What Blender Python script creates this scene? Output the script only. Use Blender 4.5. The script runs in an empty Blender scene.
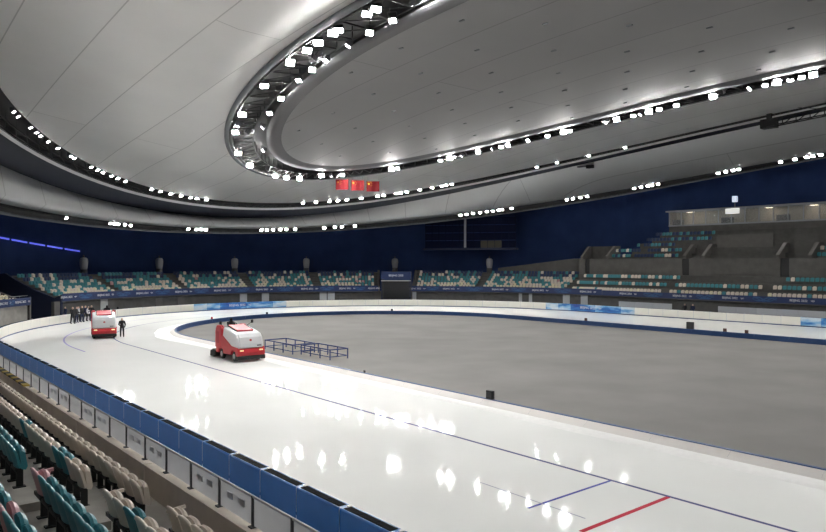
import bpy, bmesh, math, random
from mathutils import Vector, Matrix
random.seed(7)
PI = math.pi
scene = bpy.context.scene
COL = scene.collection

# ------------------------------------------------------------------ camera, world, exposure
FPX, YAW, PITCH, CAMH = 709.67, 0.6847, -0.0057, 6.772
cam = bpy.data.objects.new('camera', bpy.data.cameras.new('camera'))
COL.objects.link(cam)
cam.data.sensor_width = 36.0
cam.data.lens = FPX / 826 * 36.0
cam.data.clip_end = 600
cam.data.clip_start = 0.05
cam.location = (0, 0, CAMH)
cam.rotation_euler = (PI/2 + PITCH, 0, -YAW)
scene.camera = cam
world = bpy.data.worlds.new('world'); scene.world = world
world.use_nodes = True
world.node_tree.nodes['Background'].inputs[0].default_value = (0.5, 0.55, 0.65, 1)
world.node_tree.nodes['Background'].inputs[1].default_value = 0.02
vs = scene.view_settings
vs.view_transform = 'Standard'; vs.look = 'None'; vs.gamma = 1.0; vs.use_curve_mapping = False
vs.exposure = 0.0
LAMP_STRENGTH = 600.0          # radiance of a flood lamp lens

# ------------------------------------------------------------------ layout of the oval (metres, camera above the origin)
XC, YC = 44.15, 60.0           # centre of the end bend
STR = 114.0                    # length of the straights
YM = YC - STR/2                # middle of the oval
RI, RL, RO = 20.18, 25.5, 34.6 # inner border, lane line, outer padding
HB, HP = 0.285, 0.98           # heights of border and padding
RS = 38.9                      # front of the stands
ZIN = -0.18                    # infield floor

def pos(R, s):
    """point on the offset oval: s<0 near straight, 0..180 bend (degrees), then far straight, then back bend"""
    if s < 0:
        return Vector((XC - R, YC + s, 0)), PI
    if s <= 180:
        t = math.radians(s)
        return Vector((XC - R*math.cos(t), YC + R*math.sin(t), 0)), PI - t
    if s <= 180 + STR:
        return Vector((XC + R, YC - (s - 180), 0)), 0.0
    t = math.radians(s - 180 - STR)
    return Vector((XC + R*math.cos(t), YC - STR - R*math.sin(t), 0)), -t

S_END = 360 + STR
def stations(a, b, ds=4.0, da=3.0):
    cuts = sorted({a, b} | {c for c in (0, 180, 180 + STR, S_END) if a < c < b})
    out = []
    for u, v in zip(cuts, cuts[1:]):
        straight = (v <= 0) or (180 <= u < 180 + STR and v <= 180 + STR)
        n = max(1, int(math.ceil((v - u) / (ds if straight else da))))
        out += [u + (v - u)*i/n for i in range(n)]
    return out + [b]
ALL = stations(-STR, S_END)

def project(P):
    x, y, z = P[0], P[1], P[2] - CAMH
    F = x*math.sin(YAW) + y*math.cos(YAW); X = x*math.cos(YAW) - y*math.sin(YAW)
    d = F*math.cos(PITCH) + z*math.sin(PITCH); Y = -F*math.sin(PITCH) + z*math.cos(PITCH)
    if d < 0.5: return None
    return 413 + FPX*X/d, 266 - FPX*Y/d

def s_of_px(px, R, z):
    best = None; s = 20.0
    while s < 240:
        p, a = pos(R, s); uv = project((p.x, p.y, z))
        if uv:
            d = abs(uv[0] - px)
            if best is None or d < best[0]: best = (d, s)
        s += 0.05
    return best[1]

# ------------------------------------------------------------------ materials
def mat(name, col, rough=0.6, metal=0.0, var=0.0, scale=3.0, bump=0.0, emit=0.0, spec=0.5, alpha=1.0, trans=0.0, coat=0.0):
    m = bpy.data.materials.new(name); m.use_nodes = True
    nt = m.node_tree; b = nt.nodes['Principled BSDF']
    b.inputs['Base Color'].default_value = (*col, 1)
    b.inputs['Roughness'].default_value = rough
    b.inputs['Metallic'].default_value = metal
    b.inputs['Specular IOR Level'].default_value = spec
    b.inputs['Alpha'].default_value = alpha
    b.inputs['Transmission Weight'].default_value = trans
    b.inputs['Coat Weight'].default_value = coat
    if emit:
        b.inputs['Emission Color'].default_value = (*col, 1)
        b.inputs['Emission Strength'].default_value = emit
    tc = nt.nodes.new('ShaderNodeTexCoord')
    n = nt.nodes.new('ShaderNodeTexNoise'); n.inputs['Scale'].default_value = scale; n.inputs['Detail'].default_value = 6
    nt.links.new(tc.outputs['Object'], n.inputs['Vector'])
    if var:
        r = nt.nodes.new('ShaderNodeValToRGB')
        r.color_ramp.elements[0].position = 0.3; r.color_ramp.elements[1].position = 0.7
        r.color_ramp.elements[0].color = (*[c*(1 - var) for c in col], 1)
        r.color_ramp.elements[1].color = (*[min(1, c*(1 + var)) for c in col], 1)
        nt.links.new(n.outputs['Fac'], r.inputs['Fac']); nt.links.new(r.outputs['Color'], b.inputs['Base Color'])
    if bump:
        bp = nt.nodes.new('ShaderNodeBump'); bp.inputs['Strength'].default_value = bump; bp.inputs['Distance'].default_value = 0.02
        nt.links.new(n.outputs['Fac'], bp.inputs['Height']); nt.links.new(bp.outputs['Normal'], b.inputs['Normal'])
    return m

M = {}
M['ice'] = mat('ice', (0.87, 0.88, 0.865), 0.13, var=0.035, scale=0.16, spec=0.03)
nt = M['ice'].node_tree; b = nt.nodes['Principled BSDF']
n2 = nt.nodes.new('ShaderNodeTexNoise'); n2.inputs['Scale'].default_value = 0.5; n2.inputs['Detail'].default_value = 4
tc = nt.nodes.new('ShaderNodeTexCoord'); nt.links.new(tc.outputs['Object'], n2.inputs['Vector'])
mr = nt.nodes.new('ShaderNodeMapRange'); mr.inputs['To Min'].default_value = 0.04; mr.inputs['To Max'].default_value = 0.075
nt.links.new(n2.outputs['Fac'], mr.inputs['Value']); nt.links.new(mr.outputs['Result'], b.inputs['Roughness'])
b.inputs['IOR'].default_value = 1.31
M['snow'] = mat('snow', (0.86, 0.86, 0.85), 0.85, var=0.03, scale=4, bump=0.5)
M['infield'] = mat('infield_floor', (0.195, 0.188, 0.183), 0.75, var=0.10, scale=0.22, spec=0.12)
M['corridor'] = mat('corridor_floor', (0.35, 0.36, 0.38), 0.7, var=0.1, scale=1)
M['concrete'] = mat('concrete', (0.095, 0.091, 0.086), 0.8, var=0.12, scale=1.3, bump=0.15)  # far copy of the concrete, dimmer light put into its colour
M['concrete_step'] = mat('step_concrete', (0.078, 0.076, 0.072), 0.85, var=0.14, scale=1.6, bump=0.15)  # far step concrete, darkened for the dim stands in the same way
M['greywall'] = mat('grey_wall', (0.27, 0.28, 0.30), 0.7, var=0.06, scale=0.8)
M['lightgrey'] = mat('light_grey', (0.42, 0.43, 0.44), 0.6)
M['navy'] = mat('navy_wall', (0.021, 0.042, 0.125), 0.8, var=0.15, scale=0.3, spec=0.2)
M['darknavy'] = mat('dark_navy', (0.010, 0.016, 0.045), 0.7)
M['black'] = mat('black', (0.012, 0.012, 0.013), 0.6)
M['darkgrey'] = mat('dark_grey', (0.055, 0.057, 0.062), 0.6)
M['steel'] = mat('steel', (0.35, 0.36, 0.37), 0.35, metal=0.8)
M['trusssteel'] = mat('truss_steel', (0.016, 0.016, 0.018), 0.7, metal=0.0)
M['soffit'] = mat('soffit', (0.016, 0.02, 0.032), 0.6, var=0.08, scale=0.5)
M['fascia'] = mat('fascia', (0.10, 0.10, 0.105), 0.6, metal=0.0)
M['fasciabright'] = mat('fascia_bright', (0.72, 0.72, 0.72), 0.5)
M['lineviolet'] = mat('line_violet', (0.26, 0.24, 0.48), 0.6, spec=0.1)
M['linefaint'] = mat('line_faint', (0.40, 0.41, 0.50), 0.6, spec=0.1)
M['rim'] = mat('rim', (0.15, 0.16, 0.175), 0.5)
M['padwhite'] = mat('pad_white', (0.90, 0.88, 0.81), 0.5, var=0.02, scale=1)
M['borderwhite'] = mat('border_white', (0.72, 0.69, 0.67), 0.5, var=0.03, scale=1)
M['borderblue'] = mat('border_blue', (0.009, 0.045, 0.15), 0.5)
M['concrete_near_lit'] = mat('parapet_concrete_lit', (0.76, 0.68, 0.58), 0.8, var=0.10, scale=1.3, bump=0.15)  # same concrete, colour lightened because little light reaches the near parapet
M['step_near_lit'] = mat('near_step_concrete_lit', (0.30, 0.285, 0.26), 0.85, var=0.14, scale=1.6, bump=0.15)  # same step concrete, colour lightened to brighten the near stand
M['padblue'] = mat('pad_blue', (0.018, 0.14, 0.47), 0.5, var=0.06, scale=1.5, bump=0.1)
M['blueedge'] = mat('blue_edge', (0.025, 0.15, 0.42), 0.4)
M['kick'] = mat('kick_blue', (0.02, 0.05, 0.16), 0.5)
M['mat_top'] = mat('black_mat', (0.007, 0.009, 0.012), 0.9, spec=0.05, bump=0.3, scale=20)
M['banner'] = mat('banner_blue', (0.006, 0.022, 0.095), 0.55)
M['bannerwave'] = mat('banner_wave', (0.02, 0.085, 0.22), 0.55)
M['white'] = mat('white_paint', (0.8, 0.8, 0.8), 0.5)
M['bannerback'] = mat('banner_back', (0.50, 0.50, 0.50), 0.6, var=0.10, scale=2)
nt = M['bannerback'].node_tree; pb_ = nt.nodes['Principled BSDF']; tr_ = nt.nodes.new('ShaderNodeBsdfTranslucent'); tr_.inputs['Color'].default_value = (0.5, 0.51, 0.53, 1)
mx_ = nt.nodes.new('ShaderNodeMixShader'); mx_.inputs[0].default_value = 0.5
nt.links.new(pb_.outputs[0], mx_.inputs[1]); nt.links.new(tr_.outputs[0], mx_.inputs[2]); nt.links.new(mx_.outputs[0], nt.nodes['Material Output'].inputs['Surface'])
M['ghost'] = mat('banner_ghost', (0.42, 0.43, 0.46), 0.6)
M['lineblue'] = mat('line_blue', (0.06, 0.08, 0.36), 0.6, spec=0.1)
M['linepale'] = mat('line_pale', (0.07, 0.08, 0.22), 0.6, spec=0.1)
M['linered'] = mat('line_red', (0.52, 0.02, 0.05), 0.6, spec=0.1)
M['cream'] = mat('seat_cream', (0.70, 0.62, 0.53), 0.45)
M['teal'] = mat('seat_teal', (0.038, 0.22, 0.26), 0.45)
M['pink'] = mat('seat_pink', (0.52, 0.28, 0.30), 0.45)
M['navyseat'] = mat('seat_navy', (0.016, 0.035, 0.11), 0.45)
M['yellowseat'] = mat('seat_ivory', (0.74, 0.69, 0.50), 0.45)
M['red'] = mat('truck_red', (0.52, 0.016, 0.028), 0.45, coat=0.1)
M['truckwhite'] = mat('truck_white', (0.74, 0.75, 0.77), 0.3, coat=0.3)
M['rubber'] = mat('rubber', (0.015, 0.015, 0.016), 0.8)
M['headlight'] = mat('headlight', (1.0, 0.72, 0.42), 0.3, emit=0.9)
M['clothblack'] = mat('cloth_black', (0.012, 0.013, 0.016), 0.85)
M['clothnavy'] = mat('cloth_navy', (0.012, 0.02, 0.06), 0.85)
M['clothwhite'] = mat('cloth_white', (0.62, 0.63, 0.66), 0.85)
M['clothred'] = mat('cloth_red', (0.45, 0.03, 0.04), 0.85)
M['skin'] = mat('skin', (0.55, 0.36, 0.27), 0.6)
M['hair'] = mat('hair', (0.012, 0.010, 0.010), 0.7)
M['flag'] = mat('flag_red', (0.24, 0.003, 0.008), 0.75, var=0.08, scale=1.5)
M['yellow'] = mat('star_yellow', (0.85, 0.62, 0.03), 0.6)
M['hazard'] = mat('hazard_yellow', (0.55, 0.40, 0.06), 0.6)
M['framblue'] = mat('frame_blue', (0.02, 0.045, 0.17), 0.45, metal=0.2)
M['lens'] = mat('lamp_lens', (1.0, 0.985, 0.955), 0.3, emit=LAMP_STRENGTH)
M['led'] = mat('led_blue', (0.12, 0.15, 0.9), 0.4, emit=0.8)
M['warmwall'] = mat('warm_wall', (0.30, 0.265, 0.22), 0.7)
M['boothlight'] = mat('booth_light', (1.0, 0.86, 0.66), 0.4, emit=5.0)
M['glass'] = mat('glass', (0.85, 0.88, 0.88), 0.05, alpha=0.22, spec=0.6)
M['door'] = mat('door_brown', (0.10, 0.045, 0.035), 0.6)
M['dome'] = mat('dome_grey', (0.26, 0.27, 0.29), 0.6)
M['screen'] = mat('screen_dark', (0.006, 0.009, 0.028), 0.9, spec=0.05)
M['brown'] = mat('brown_panel', (0.035, 0.03, 0.02), 0.6)

def ceiling_mat(name, col, var, rough, metal):
    m = mat(name, col, rough, metal=metal, var=var, scale=0.09, spec=0.25)
    nt = m.node_tree; b = nt.nodes['Principled BSDF']
    src = b.inputs['Base Color'].links[0].from_socket
    tc = nt.nodes.new('ShaderNodeTexCoord'); mp = nt.nodes.new('ShaderNodeMapping')
    mp.inputs['Rotation'].default_value = (0, 0, PI/2); mp.inputs['Location'].default_value = (13.0, -9.5, 0)
    br = nt.nodes.new('ShaderNodeTexBrick')
    br.inputs['Scale'].default_value = 1.0; br.inputs['Brick Width'].default_value = 60.0; br.inputs['Row Height'].default_value = 4.7
    br.inputs['Mortar Size'].default_value = 0.05; br.inputs['Mortar Smooth'].default_value = 0.3
    br.inputs['Color1'].default_value = (1, 1, 1, 1); br.inputs['Color2'].default_value = (0.965, 0.965, 0.965, 1)
    br.inputs['Mortar'].default_value = (0.70, 0.70, 0.70, 1)
    mx = nt.nodes.new('ShaderNodeMixRGB'); mx.blend_type = 'MULTIPLY'; mx.inputs[0].default_value = 1
    nt.links.new(tc.outputs['Object'], mp.inputs['Vector']); nt.links.new(mp.outputs['Vector'], br.inputs['Vector'])
    nt.links.new(src, mx.inputs[1]); nt.links.new(br.outputs['Color'], mx.inputs[2])
    nt.links.new(mx.outputs['Color'], b.inputs['Base Color'])
    return m
M['ceil_in_shaded'] = ceiling_mat('ceiling_membrane_shaded', (0.37, 0.37, 0.37), 0.05, 0.7, 0.5)  # one membrane in three tones: weaker light here is put into the colour
M['ceil_mid_lit'] = ceiling_mat('ceiling_membrane_mid_lit', (0.92, 0.915, 0.90), 0.05, 0.5, 0.85)  # same membrane, colour lightened where the roof looks brighter lit
M['ceil_out_shaded'] = ceiling_mat('ceiling_membrane_outer_shaded', (0.58, 0.585, 0.59), 0.05, 0.5, 0.8)  # same membrane, colour toned down for the dimmer outer zone

def print_mat(name, bias):
    """blue printed vinyl with pale brushed snow shapes; bias shifts it towards white"""
    m = mat(name, (0.5, 0.5, 0.5), 0.5)
    nt = m.node_tree; b = nt.nodes['Principled BSDF']
    tc = nt.nodes.new('ShaderNodeTexCoord'); mp = nt.nodes.new('ShaderNodeMapping')
    mp.inputs['Scale'].default_value = (0.35, 0.35, 1.3)
    n = nt.nodes.new('ShaderNodeTexNoise'); n.inputs['Scale'].default_value = 1.2; n.inputs['Detail'].default_value = 5
    geo = nt.nodes.new('ShaderNodeNewGeometry')
    nt.links.new(geo.outputs['Position'], mp.inputs['Vector']); nt.links.new(mp.outputs['Vector'], n.inputs['Vector'])
    r = nt.nodes.new('ShaderNodeValToRGB'); e = r.color_ramp.elements
    e[0].position = 0.28 - bias; e[0].color = (0.012, 0.06, 0.30, 1)
    e[1].position = 0.72 - bias; e[1].color = (0.66, 0.76, 0.84, 1)
    k = e.new(0.47 - bias); k.color = (0.03, 0.19, 0.55, 1)
    k = e.new(0.57 - bias); k.color = (0.22, 0.48, 0.74, 1)
    nt.links.new(n.outputs['Fac'], r.inputs['Fac']); nt.links.new(r.outputs['Color'], b.inputs['Base Color'])
    return m
M['printdeep'] = print_mat('print_deep', -0.12)
M['printmid'] = print_mat('print_mid', 0.02)
M['printpale'] = print_mat('print_pale', 0.16)

# ------------------------------------------------------------------ mesh helpers
class MB:
    def __init__(self): self.v = []; self.f = []; self.m = []
    def face(self, pts, mi=0):
        i = len(self.v); self.v += [tuple(p) for p in pts]; self.f.append(tuple(range(i, i + len(pts)))); self.m.append(mi)
    def box(self, x0, x1, y0, y1, z0, z1, mi=0, T=None):
        c = [Vector((x, y, z)) for z in (z0, z1) for x, y in ((x0, y0), (x1, y0), (x1, y1), (x0, y1))]
        if T is not None: c = [T @ p for p in c]
        i = len(self.v); self.v += [tuple(p) for p in c]
        for q in ((3, 2, 1, 0), (4, 5, 6, 7), (0, 1, 5, 4), (1, 2, 6, 5), (2, 3, 7, 6), (3, 0, 4, 7)):
            self.f.append(tuple(i + k for k in q)); self.m.append(mi)
    def bar(self, a, b, w=0.05, h=None, mi=0, n=4):
        a, b = Vector(a), Vector(b); d = (b - a)
        if d.length < 1e-6: return
        d.normalize(); h = h or w
        up = Vector((0, 0, 1)) if abs(d.z) < 0.95 else Vector((1, 0, 0))
        u = d.cross(up).normalized(); w2 = u.cross(d).normalized()
        i = len(self.v); off = PI/4 if n == 4 else 0; k = math.sqrt(2)/2 if n == 4 else 0.5
        for p in (a, b):
            for j in range(n):
                t = 2*PI*j/n + off
                self.v.append(tuple(p + u*math.cos(t)*w*k + w2*math.sin(t)*h*k))
        for j in range(n):
            self.f.append((i + j, i + (j + 1) % n, i + n + (j + 1) % n, i + n + j)); self.m.append(mi)
        self.f.append(tuple(i + n - 1 - j for j in range(n))); self.m.append(mi)
        self.f.append(tuple(i + n + j for j in range(n))); self.m.append(mi)
    def grid(self, rows, mi=0, closed=False, mis=None):
        i = len(self.v); n = len(rows[0])
        for r in rows: self.v += [tuple(p) for p in r]
        R = len(rows)
        for a in range(R if closed else R - 1):
            bnx = (a + 1) % R
            for j in range(n - 1):
                self.f.append((i + a*n + j, i + a*n + j + 1, i + bnx*n + j + 1, i + bnx*n + j)); self.m.append(mis[j] if mis else mi)
    def sweep(self, prof, st, mis=None, mi=0, closed=False, caps=False):
        rows = []
        for s in st:
            row = []
            for R, z in prof:
                p, a = pos(R, s); row.append((p.x, p.y, z))
            rows.append(row)
        self.grid(rows, mi, closed, mis)
        if caps and not closed:
            self.face(rows[0], mi); self.face(rows[-1][::-1], mi)
    def lathe(self, prof, n=16, c=(0, 0, 0), mi=0):
        rows = []
        for k in range(n + 1):
            t = 2*PI*k/n
            rows.append([(c[0] + r*math.cos(t), c[1] + r*math.sin(t), c[2] + z) for r, z in prof])
        self.grid(rows, mi)
    def mesh(self, name, mats, smooth=False):
        me = bpy.data.meshes.new(name); me.from_pydata(self.v, [], self.f)
        for k in mats: me.materials.append(M[k] if isinstance(k, str) else k)
        me.polygons.foreach_set('material_index', self.m)
        if smooth: me.polygons.foreach_set('use_smooth', [True]*len(self.f))
        me.update()
        return me
    def obj(self, name, mats, parent=None, smooth=False, **kw):
        if isinstance(mats, str): mats = [mats]
        return link(name, self.mesh(name, mats, smooth), parent, **kw)

def link(name, data, parent=None, loc=None, rz=None, label=None, cat=None, group=None, kind=None):
    o = bpy.data.objects.new(name, data); COL.objects.link(o)
    if parent is not None: o.parent = parent
    if loc is not None: o.location = loc
    if rz is not None: o.rotation_euler = (0, 0, rz)
    if label: o['label'] = label
    if cat: o['category'] = cat
    if group: o['group'] = group
    if kind: o['kind'] = kind
    return o
def empty(name, loc=(0, 0, 0), rz=0, **kw): return link(name, None, None, loc, rz, **kw)
def bevel_mesh(me, w, seg=2):
    bm = bmesh.new(); bm.from_mesh(me)
    bmesh.ops.remove_doubles(bm, verts=bm.verts, dist=1e-5)
    bmesh.ops.bevel(bm, geom=list(bm.edges), offset=w, segments=seg, profile=0.5, affect='EDGES', clamp_overlap=True)
    bm.to_mesh(me); bm.free(); return me
def text_mesh(body, size, extrude=0.004):
    cu = bpy.data.curves.new('text', 'FONT'); cu.body = body; cu.size = size; cu.extrude = extrude
    cu.align_x = 'CENTER'; cu.align_y = 'CENTER'
    o = bpy.data.objects.new('tmp_text', cu); COL.objects.link(o)
    dg = bpy.context.evaluated_depsgraph_get()
    me = bpy.data.meshes.new_from_object(o.evaluated_get(dg))
    bpy.data.objects.remove(o); return me

# ================================================================== THE SETTING
mb = MB(); mb.sweep([(RI, 0.0), (24, 0), (29, 0), (RO + 0.4, 0.0)], ALL, closed=False)
mb.obj('floor_ice', 'ice', kind='structure', label='white glossy ice of the speed skating track', cat='ice')
mb = MB(); mb.sweep([(RO + 0.4, -0.01), (53, -0.01)], ALL)
mb.obj('floor_corridor', 'corridor', kind='structure', label='grey floor between padding and stands', cat='floor')
mb = MB()
half = stations(-STR, S_END)
ring = [pos(RI - 0.2, s)[0] for s in half[:-1]]
mb.face([(p.x, p.y, ZIN) for p in ring]); mb.obj('floor_infield', 'infield', kind='structure', label='bare grey infield floor inside the track', cat='floor')

# outer shell
mb = MB(); mb.sweep([(53, 0), (53, 27)], stations(20, 180 + STR)); mb.obj('wall_far', 'navy', kind='structure', label='dark navy wall behind the far stands', cat='wall')
mb = MB(); mb.sweep([(53, 0), (53, 27)], stations(-STR, 20) ); mb.obj('wall_near', 'navy', kind='structure', label='dark navy wall behind the near stand', cat='wall')
mb = MB(); mb.sweep([(53, 0), (53, 27)], stations(180 + STR, S_END)); mb.obj('wall_back', 'navy', kind='structure', label='dark navy wall round the other end', cat='wall')

# ------------------------------------------------------------------ roof, measured ring by ring
#        R      z0     yc     k     ay     ayy    ax    shift  tilt
Q = dict(r1out=(20.0, 21.99, 35.52, 2.16, 3.15, -12.36, 3.04, 0, 0),
         r1in=(16.71, 21.54, 35.08, 2.26, 4.71, -14.64, 3.31, 0, 0),
         midin=(36.95, 22.19, 45.81, 1.33, -2.6, -5.2, 6.08, -0.61, -1.17),
         mid=(39.13, 21.62, 51.91, 1.14, -3.73, -4.0, 6.87, -1.01, -1.03),
         midlow=(40.3, 20.58, 62.46, 0.92, -5.64, -1.86, 7.8, -2.29, -0.62),
         outer=(46.54, 19.44, 57.09, 0.95, -6.32, -1.61, 2.24, -0.37, 0.34),
         outlow=(47.4, 19.95, 57.39, 0.96, -6.8, -2.12, 1.25, -0.38, 0.38))
N1, N2 = 14, 60
def ring_pt(q, u, half=0, dR=0.0, dz=0.0):
    """u 0..1 near straight, 1..2 end bend, 2..3 far straight; half=1 mirrors to the other end"""
    R, z0, yc, k, ay, ayy, ax, cx, tx = q
    A, B = R + dR, k*R + dR
    if u <= 1: x, y = XC + cx - A, YM + (yc - YM)*u
    elif u <= 2:
        t = PI*(u - 1); x, y = XC + cx - A*math.cos(t), yc + B*math.sin(t)
    else: x, y = XC + cx + A, yc - (yc - YM)*(u - 2)
    X, Y = (x - XC)/50, (y - YM)/100
    z = z0 + ax*X*X + tx*X + ay*Y + ayy*Y*Y + dz
    if half: y = 2*YM - y
    return Vector((x, y, z))
U = [i/N1 for i in range(N1)] + [1 + i/N2 for i in range(N2)] + [2 + i/N1 for i in range(N1)]
SEQ = [(u, 0) for u in U] + [(3 - u, 1) for u in [0.0] + U[:0:-1]][0:0]
SEQ = [(u, 0) for u in U] + [(3 - i/N1, 1) for i in range(N1)] + [(2 - i/N2, 1) for i in range(N2)] + [(1 - i/N1, 1) for i in range(N1)]
def loft(specs, name, mk, smooth=True, mis=None, **kw):
    """specs: (ring, dR, dz) from inside to outside"""
    mb = MB()
    rows = [[ring_pt(Q[r], u, h, dR, dz) for r, dR, dz in specs] for u, h in SEQ]
    mb.grid(rows, closed=True, mis=mis)
    return mb.obj(name, mk, smooth=smooth, kind='structure', **kw)

# membrane inside the inner ring, closing on the middle line
mb = MB()
q = Q['r1in']
def inner_pt(u, h, f):
    R, z0, yc, k, ay, ayy, ax, cx, tx = q
    p = ring_pt(q, u, h, -1.6, 0.0)
    x = XC + (p.x - XC)*f
    yy = abs(p.y - YM); cap = (yc - YM); y = p.y
    if yy > cap: y = YM + math.copysign(cap + (yy - cap)*f, p.y - YM)
    Y = abs(y - YM)/100; X = (x - XC)/50
    return Vector((x, y, z0 + ax*X*X + ay*Y + ayy*Y*Y + 0.14))
rows = [[inner_pt(u, h, f) for f in (1.0, 0.8, 0.6, 0.4, 0.2, 0.0)] for u, h in SEQ]
mb.grid(rows, closed=True); mb.obj('ceiling_inner', 'ceil_in_shaded', smooth=True, kind='structure', label='pale grey roof membrane inside the inner light ring', cat='ceiling')
loft([('r1out', 0, 0.05), ('r1out', 4, -0.05), ('midin', -6, 0.0), ('midin', 0, 0.0)], 'ceiling_middle', 'ceil_mid_lit', label='pale grey roof membrane between the inner and middle light rings', cat='ceiling')
loft([('midlow', 0.0, 0.0), ('outer', -4, 0.2), ('outer', -1.0, 0.0)], 'ceiling_outer', 'ceil_out_shaded', label='pale grey roof membrane outside the middle light ring', cat='ceiling')
loft([('outlow', 0.05, 0.0), ('outlow', 0.6, 2.0), ('outlow', 9, 5.5)], 'ceiling_edge', 'darknavy', label='dark roof edge above the navy wall', cat='ceiling')

def ring_thing(name, label):
    return empty(name, (XC, YM, 0), label=label, cat='light ring')
def ring_part(parent, specs, name, mk, smooth=True, lab=None):
    mb = MB()
    rows = [[ring_pt(Q[r], u, h, dR, dz) - Vector((XC, YM, 0)) for r, dR, dz in specs] for u, h in SEQ]
    mb.grid(rows, closed=True); o = mb.obj(name, mk, parent, smooth)
    if lab: o['label'] = lab
    return o
def ring_truss(parent, r, dRa, dRb, dz, zz, step, name='brace'):
    """dark lattice in the slot of a light ring"""
    mb = MB()
    for i in range(len(SEQ)):
        (u, h), (u2, h2) = SEQ[i], SEQ[(i + 1) % len(SEQ)]
        o = Vector((XC, YM, 0))
        a0 = ring_pt(Q[r], u, h, dRa, dz) - o; b0 = ring_pt(Q[r], u, h, dRb, dz) - o
        a1 = ring_pt(Q[r], u2, h2, dRa, dz) - o; b1 = ring_pt(Q[r], u2, h2, dRb, dz) - o
        up = Vector((0, 0, zz))
        n = max(1, int((a1 - a0).length/step))
        for j in range(n):
            f, g = j/n, (j + 1)/n
            pa, pb, pc = a0.lerp(a1, f), b0.lerp(b1, f), a0.lerp(a1, g)
            mb.bar(pa, pb, 0.10); mb.bar(pb, pc, 0.07); mb.bar(pa, pa + up, 0.07); mb.bar(pb, pb + up, 0.07)
    b = mb.obj(name, 'trusssteel', parent, kind='stuff')
    for dR, dzz in ((dRa, 0), (dRb, 0)):
        mb = MB()
        for i in range(len(SEQ)):
            (u, h), (u2, h2) = SEQ[i], SEQ[(i + 1) % len(SEQ)]
            o = Vector((XC, YM, 0))
            mb.bar(ring_pt(Q[r], u, h, dR, dz + dzz) - o, ring_pt(Q[r], u2, h2, dR, dz + dzz) - o, 0.13)
        mb.obj('chord', 'trusssteel', parent)

R1 = ring_thing('light_ring', 'innermost dark oval light truss ring hung in the pale roof')
ring_part(R1, [('r1out', 0.1, 0.10), ('r1out', 0.1, -0.18), ('r1out', -0.35, -0.18)], 'outer_rim', 'rim', lab='pale grey outer rim')
ring_part(R1, [('r1out', -0.35, -0.18), ('r1out', -0.4, 1.3), ('r1in', 0.0, 1.3), ('r1in', 0.0, 0.05)], 'backing', 'black')
ring_part(R1, [('r1in', 0.0, 0.05), ('r1in', 0.0, -0.06), ('r1in', -0.8, 0.0), ('r1in', -1.7, 0.16)], 'inner_fascia', 'fascia', lab='bright white inner fascia')
ring_truss(R1, 'r1out', -0.7, -2.9, -0.05, 0.9, 1.6)
R2 = ring_thing('light_ring', 'middle dark oval light ring with a thin white fascia line')
ring_part(R2, [('midin', 0, 0.0), ('midin', 0.1, 1.0), ('mid', -0.1, 1.1), ('mid', -0.1, 0.12)], 'backing', 'black')
ring_part(R2, [('mid', -0.12, 0.22), ('mid', 0.0, 0.2), ('mid', 0.06, 0.0), ('mid', 0.2, -0.15)], 'fascia', 'fasciabright', lab='thin white fascia line')
ring_part(R2, [('mid', 0.2, -0.15), ('midlow', 0, 0)], 'soffit', 'soffit', lab='dark blue grey soffit band')
ring_truss(R2, 'mid', -0.5, -1.6, 0.3, 0.7, 2.2)
R3 = ring_thing('light_ring', 'outermost dark oval light ring above the navy wall')
ring_part(R3, [('outer', -1.0, 0.0), ('outer', -0.9, 0.7), ('outlow', -0.3, 0.9), ('outlow', -0.3, 0.15)], 'backing', 'black')
ring_part(R3, [('outlow', -0.3, 0.3), ('outlow', -0.3, 0.16), ('outlow', 0.05, 0.0)], 'rim', 'rim', lab='pale grey lower rim')
ring_truss(R3, 'outer', -0.3, 0.4, 0.05, 0.5, 2.4)

mb = MB()
qi = Q['r1in']
for ix in range(-3, 4):
    for iy in range(0, 14):
        x = XC + ix*4.7*0.95; y = YM + 2 + iy*6.2 + (ix % 2)*3
        Y = abs(y - YM)/100; X = (x - XC)/50; yy = y - qi[2]
        R = (qi[0] - 2.5)
        if yy > 0 and (abs(x - XC)/R)**2 + (yy/(qi[3]*qi[0] - 3))**2 > 1: continue
        if abs(x - XC) > R: continue
        z = qi[1] + qi[6]*X*X + qi[4]*Y + qi[5]*Y*Y + 0.14
        mb.box(x - 0.07, x + 0.07, y - 0.2, y + 0.2, z - 0.07, z + 0.05)
mb.obj('roof_clamps', 'rim', kind='stuff', label='scattered small dark clamps under the inner roof membrane', cat='clamps')

# ------------------------------------------------------------------ flood lamps
def lamp_meshes(w, h):
    mb = MB(); mb.box(-0.16, 0.0, -w/2, w/2, -h/2, h/2); dp = 0.17
    mb.box(0.0, dp, -w/2, -w/2 + 0.02, -h/2, h/2); mb.box(0.0, dp, w/2 - 0.02, w/2, -h/2, h/2); mb.box(0.0, dp, -w/2 + 0.02, w/2 - 0.02, h/2 - 0.02, h/2); mb.box(0.0, dp*0.6, -w/2 + 0.02, w/2 - 0.02, -h/2, -h/2 + 0.02)
    mb.box(-0.30, -0.16, -w*0.3, w*0.3, -h*0.3, h*0.3)
    for s in (-1, 1): mb.bar((-0.08, s*(w/2 + 0.03), 0), (-0.08, s*(w/2 + 0.03), h/2 + 0.28), 0.04)
    mb.bar((-0.08, -w/2 - 0.03, h/2 + 0.28), (-0.08, w/2 + 0.03, h/2 + 0.28), 0.04)
    hm = mb.mesh('lamp_housing', ['darkgrey'])
    mb = MB(); x = 0.012
    mb.box(0.0, x, -w/2 + 0.025, w/2 - 0.025, -h/2 + 0.025, h/2 - 0.025)
    lm = mb.mesh('lens', ['lens'])
    return hm, lm
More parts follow.
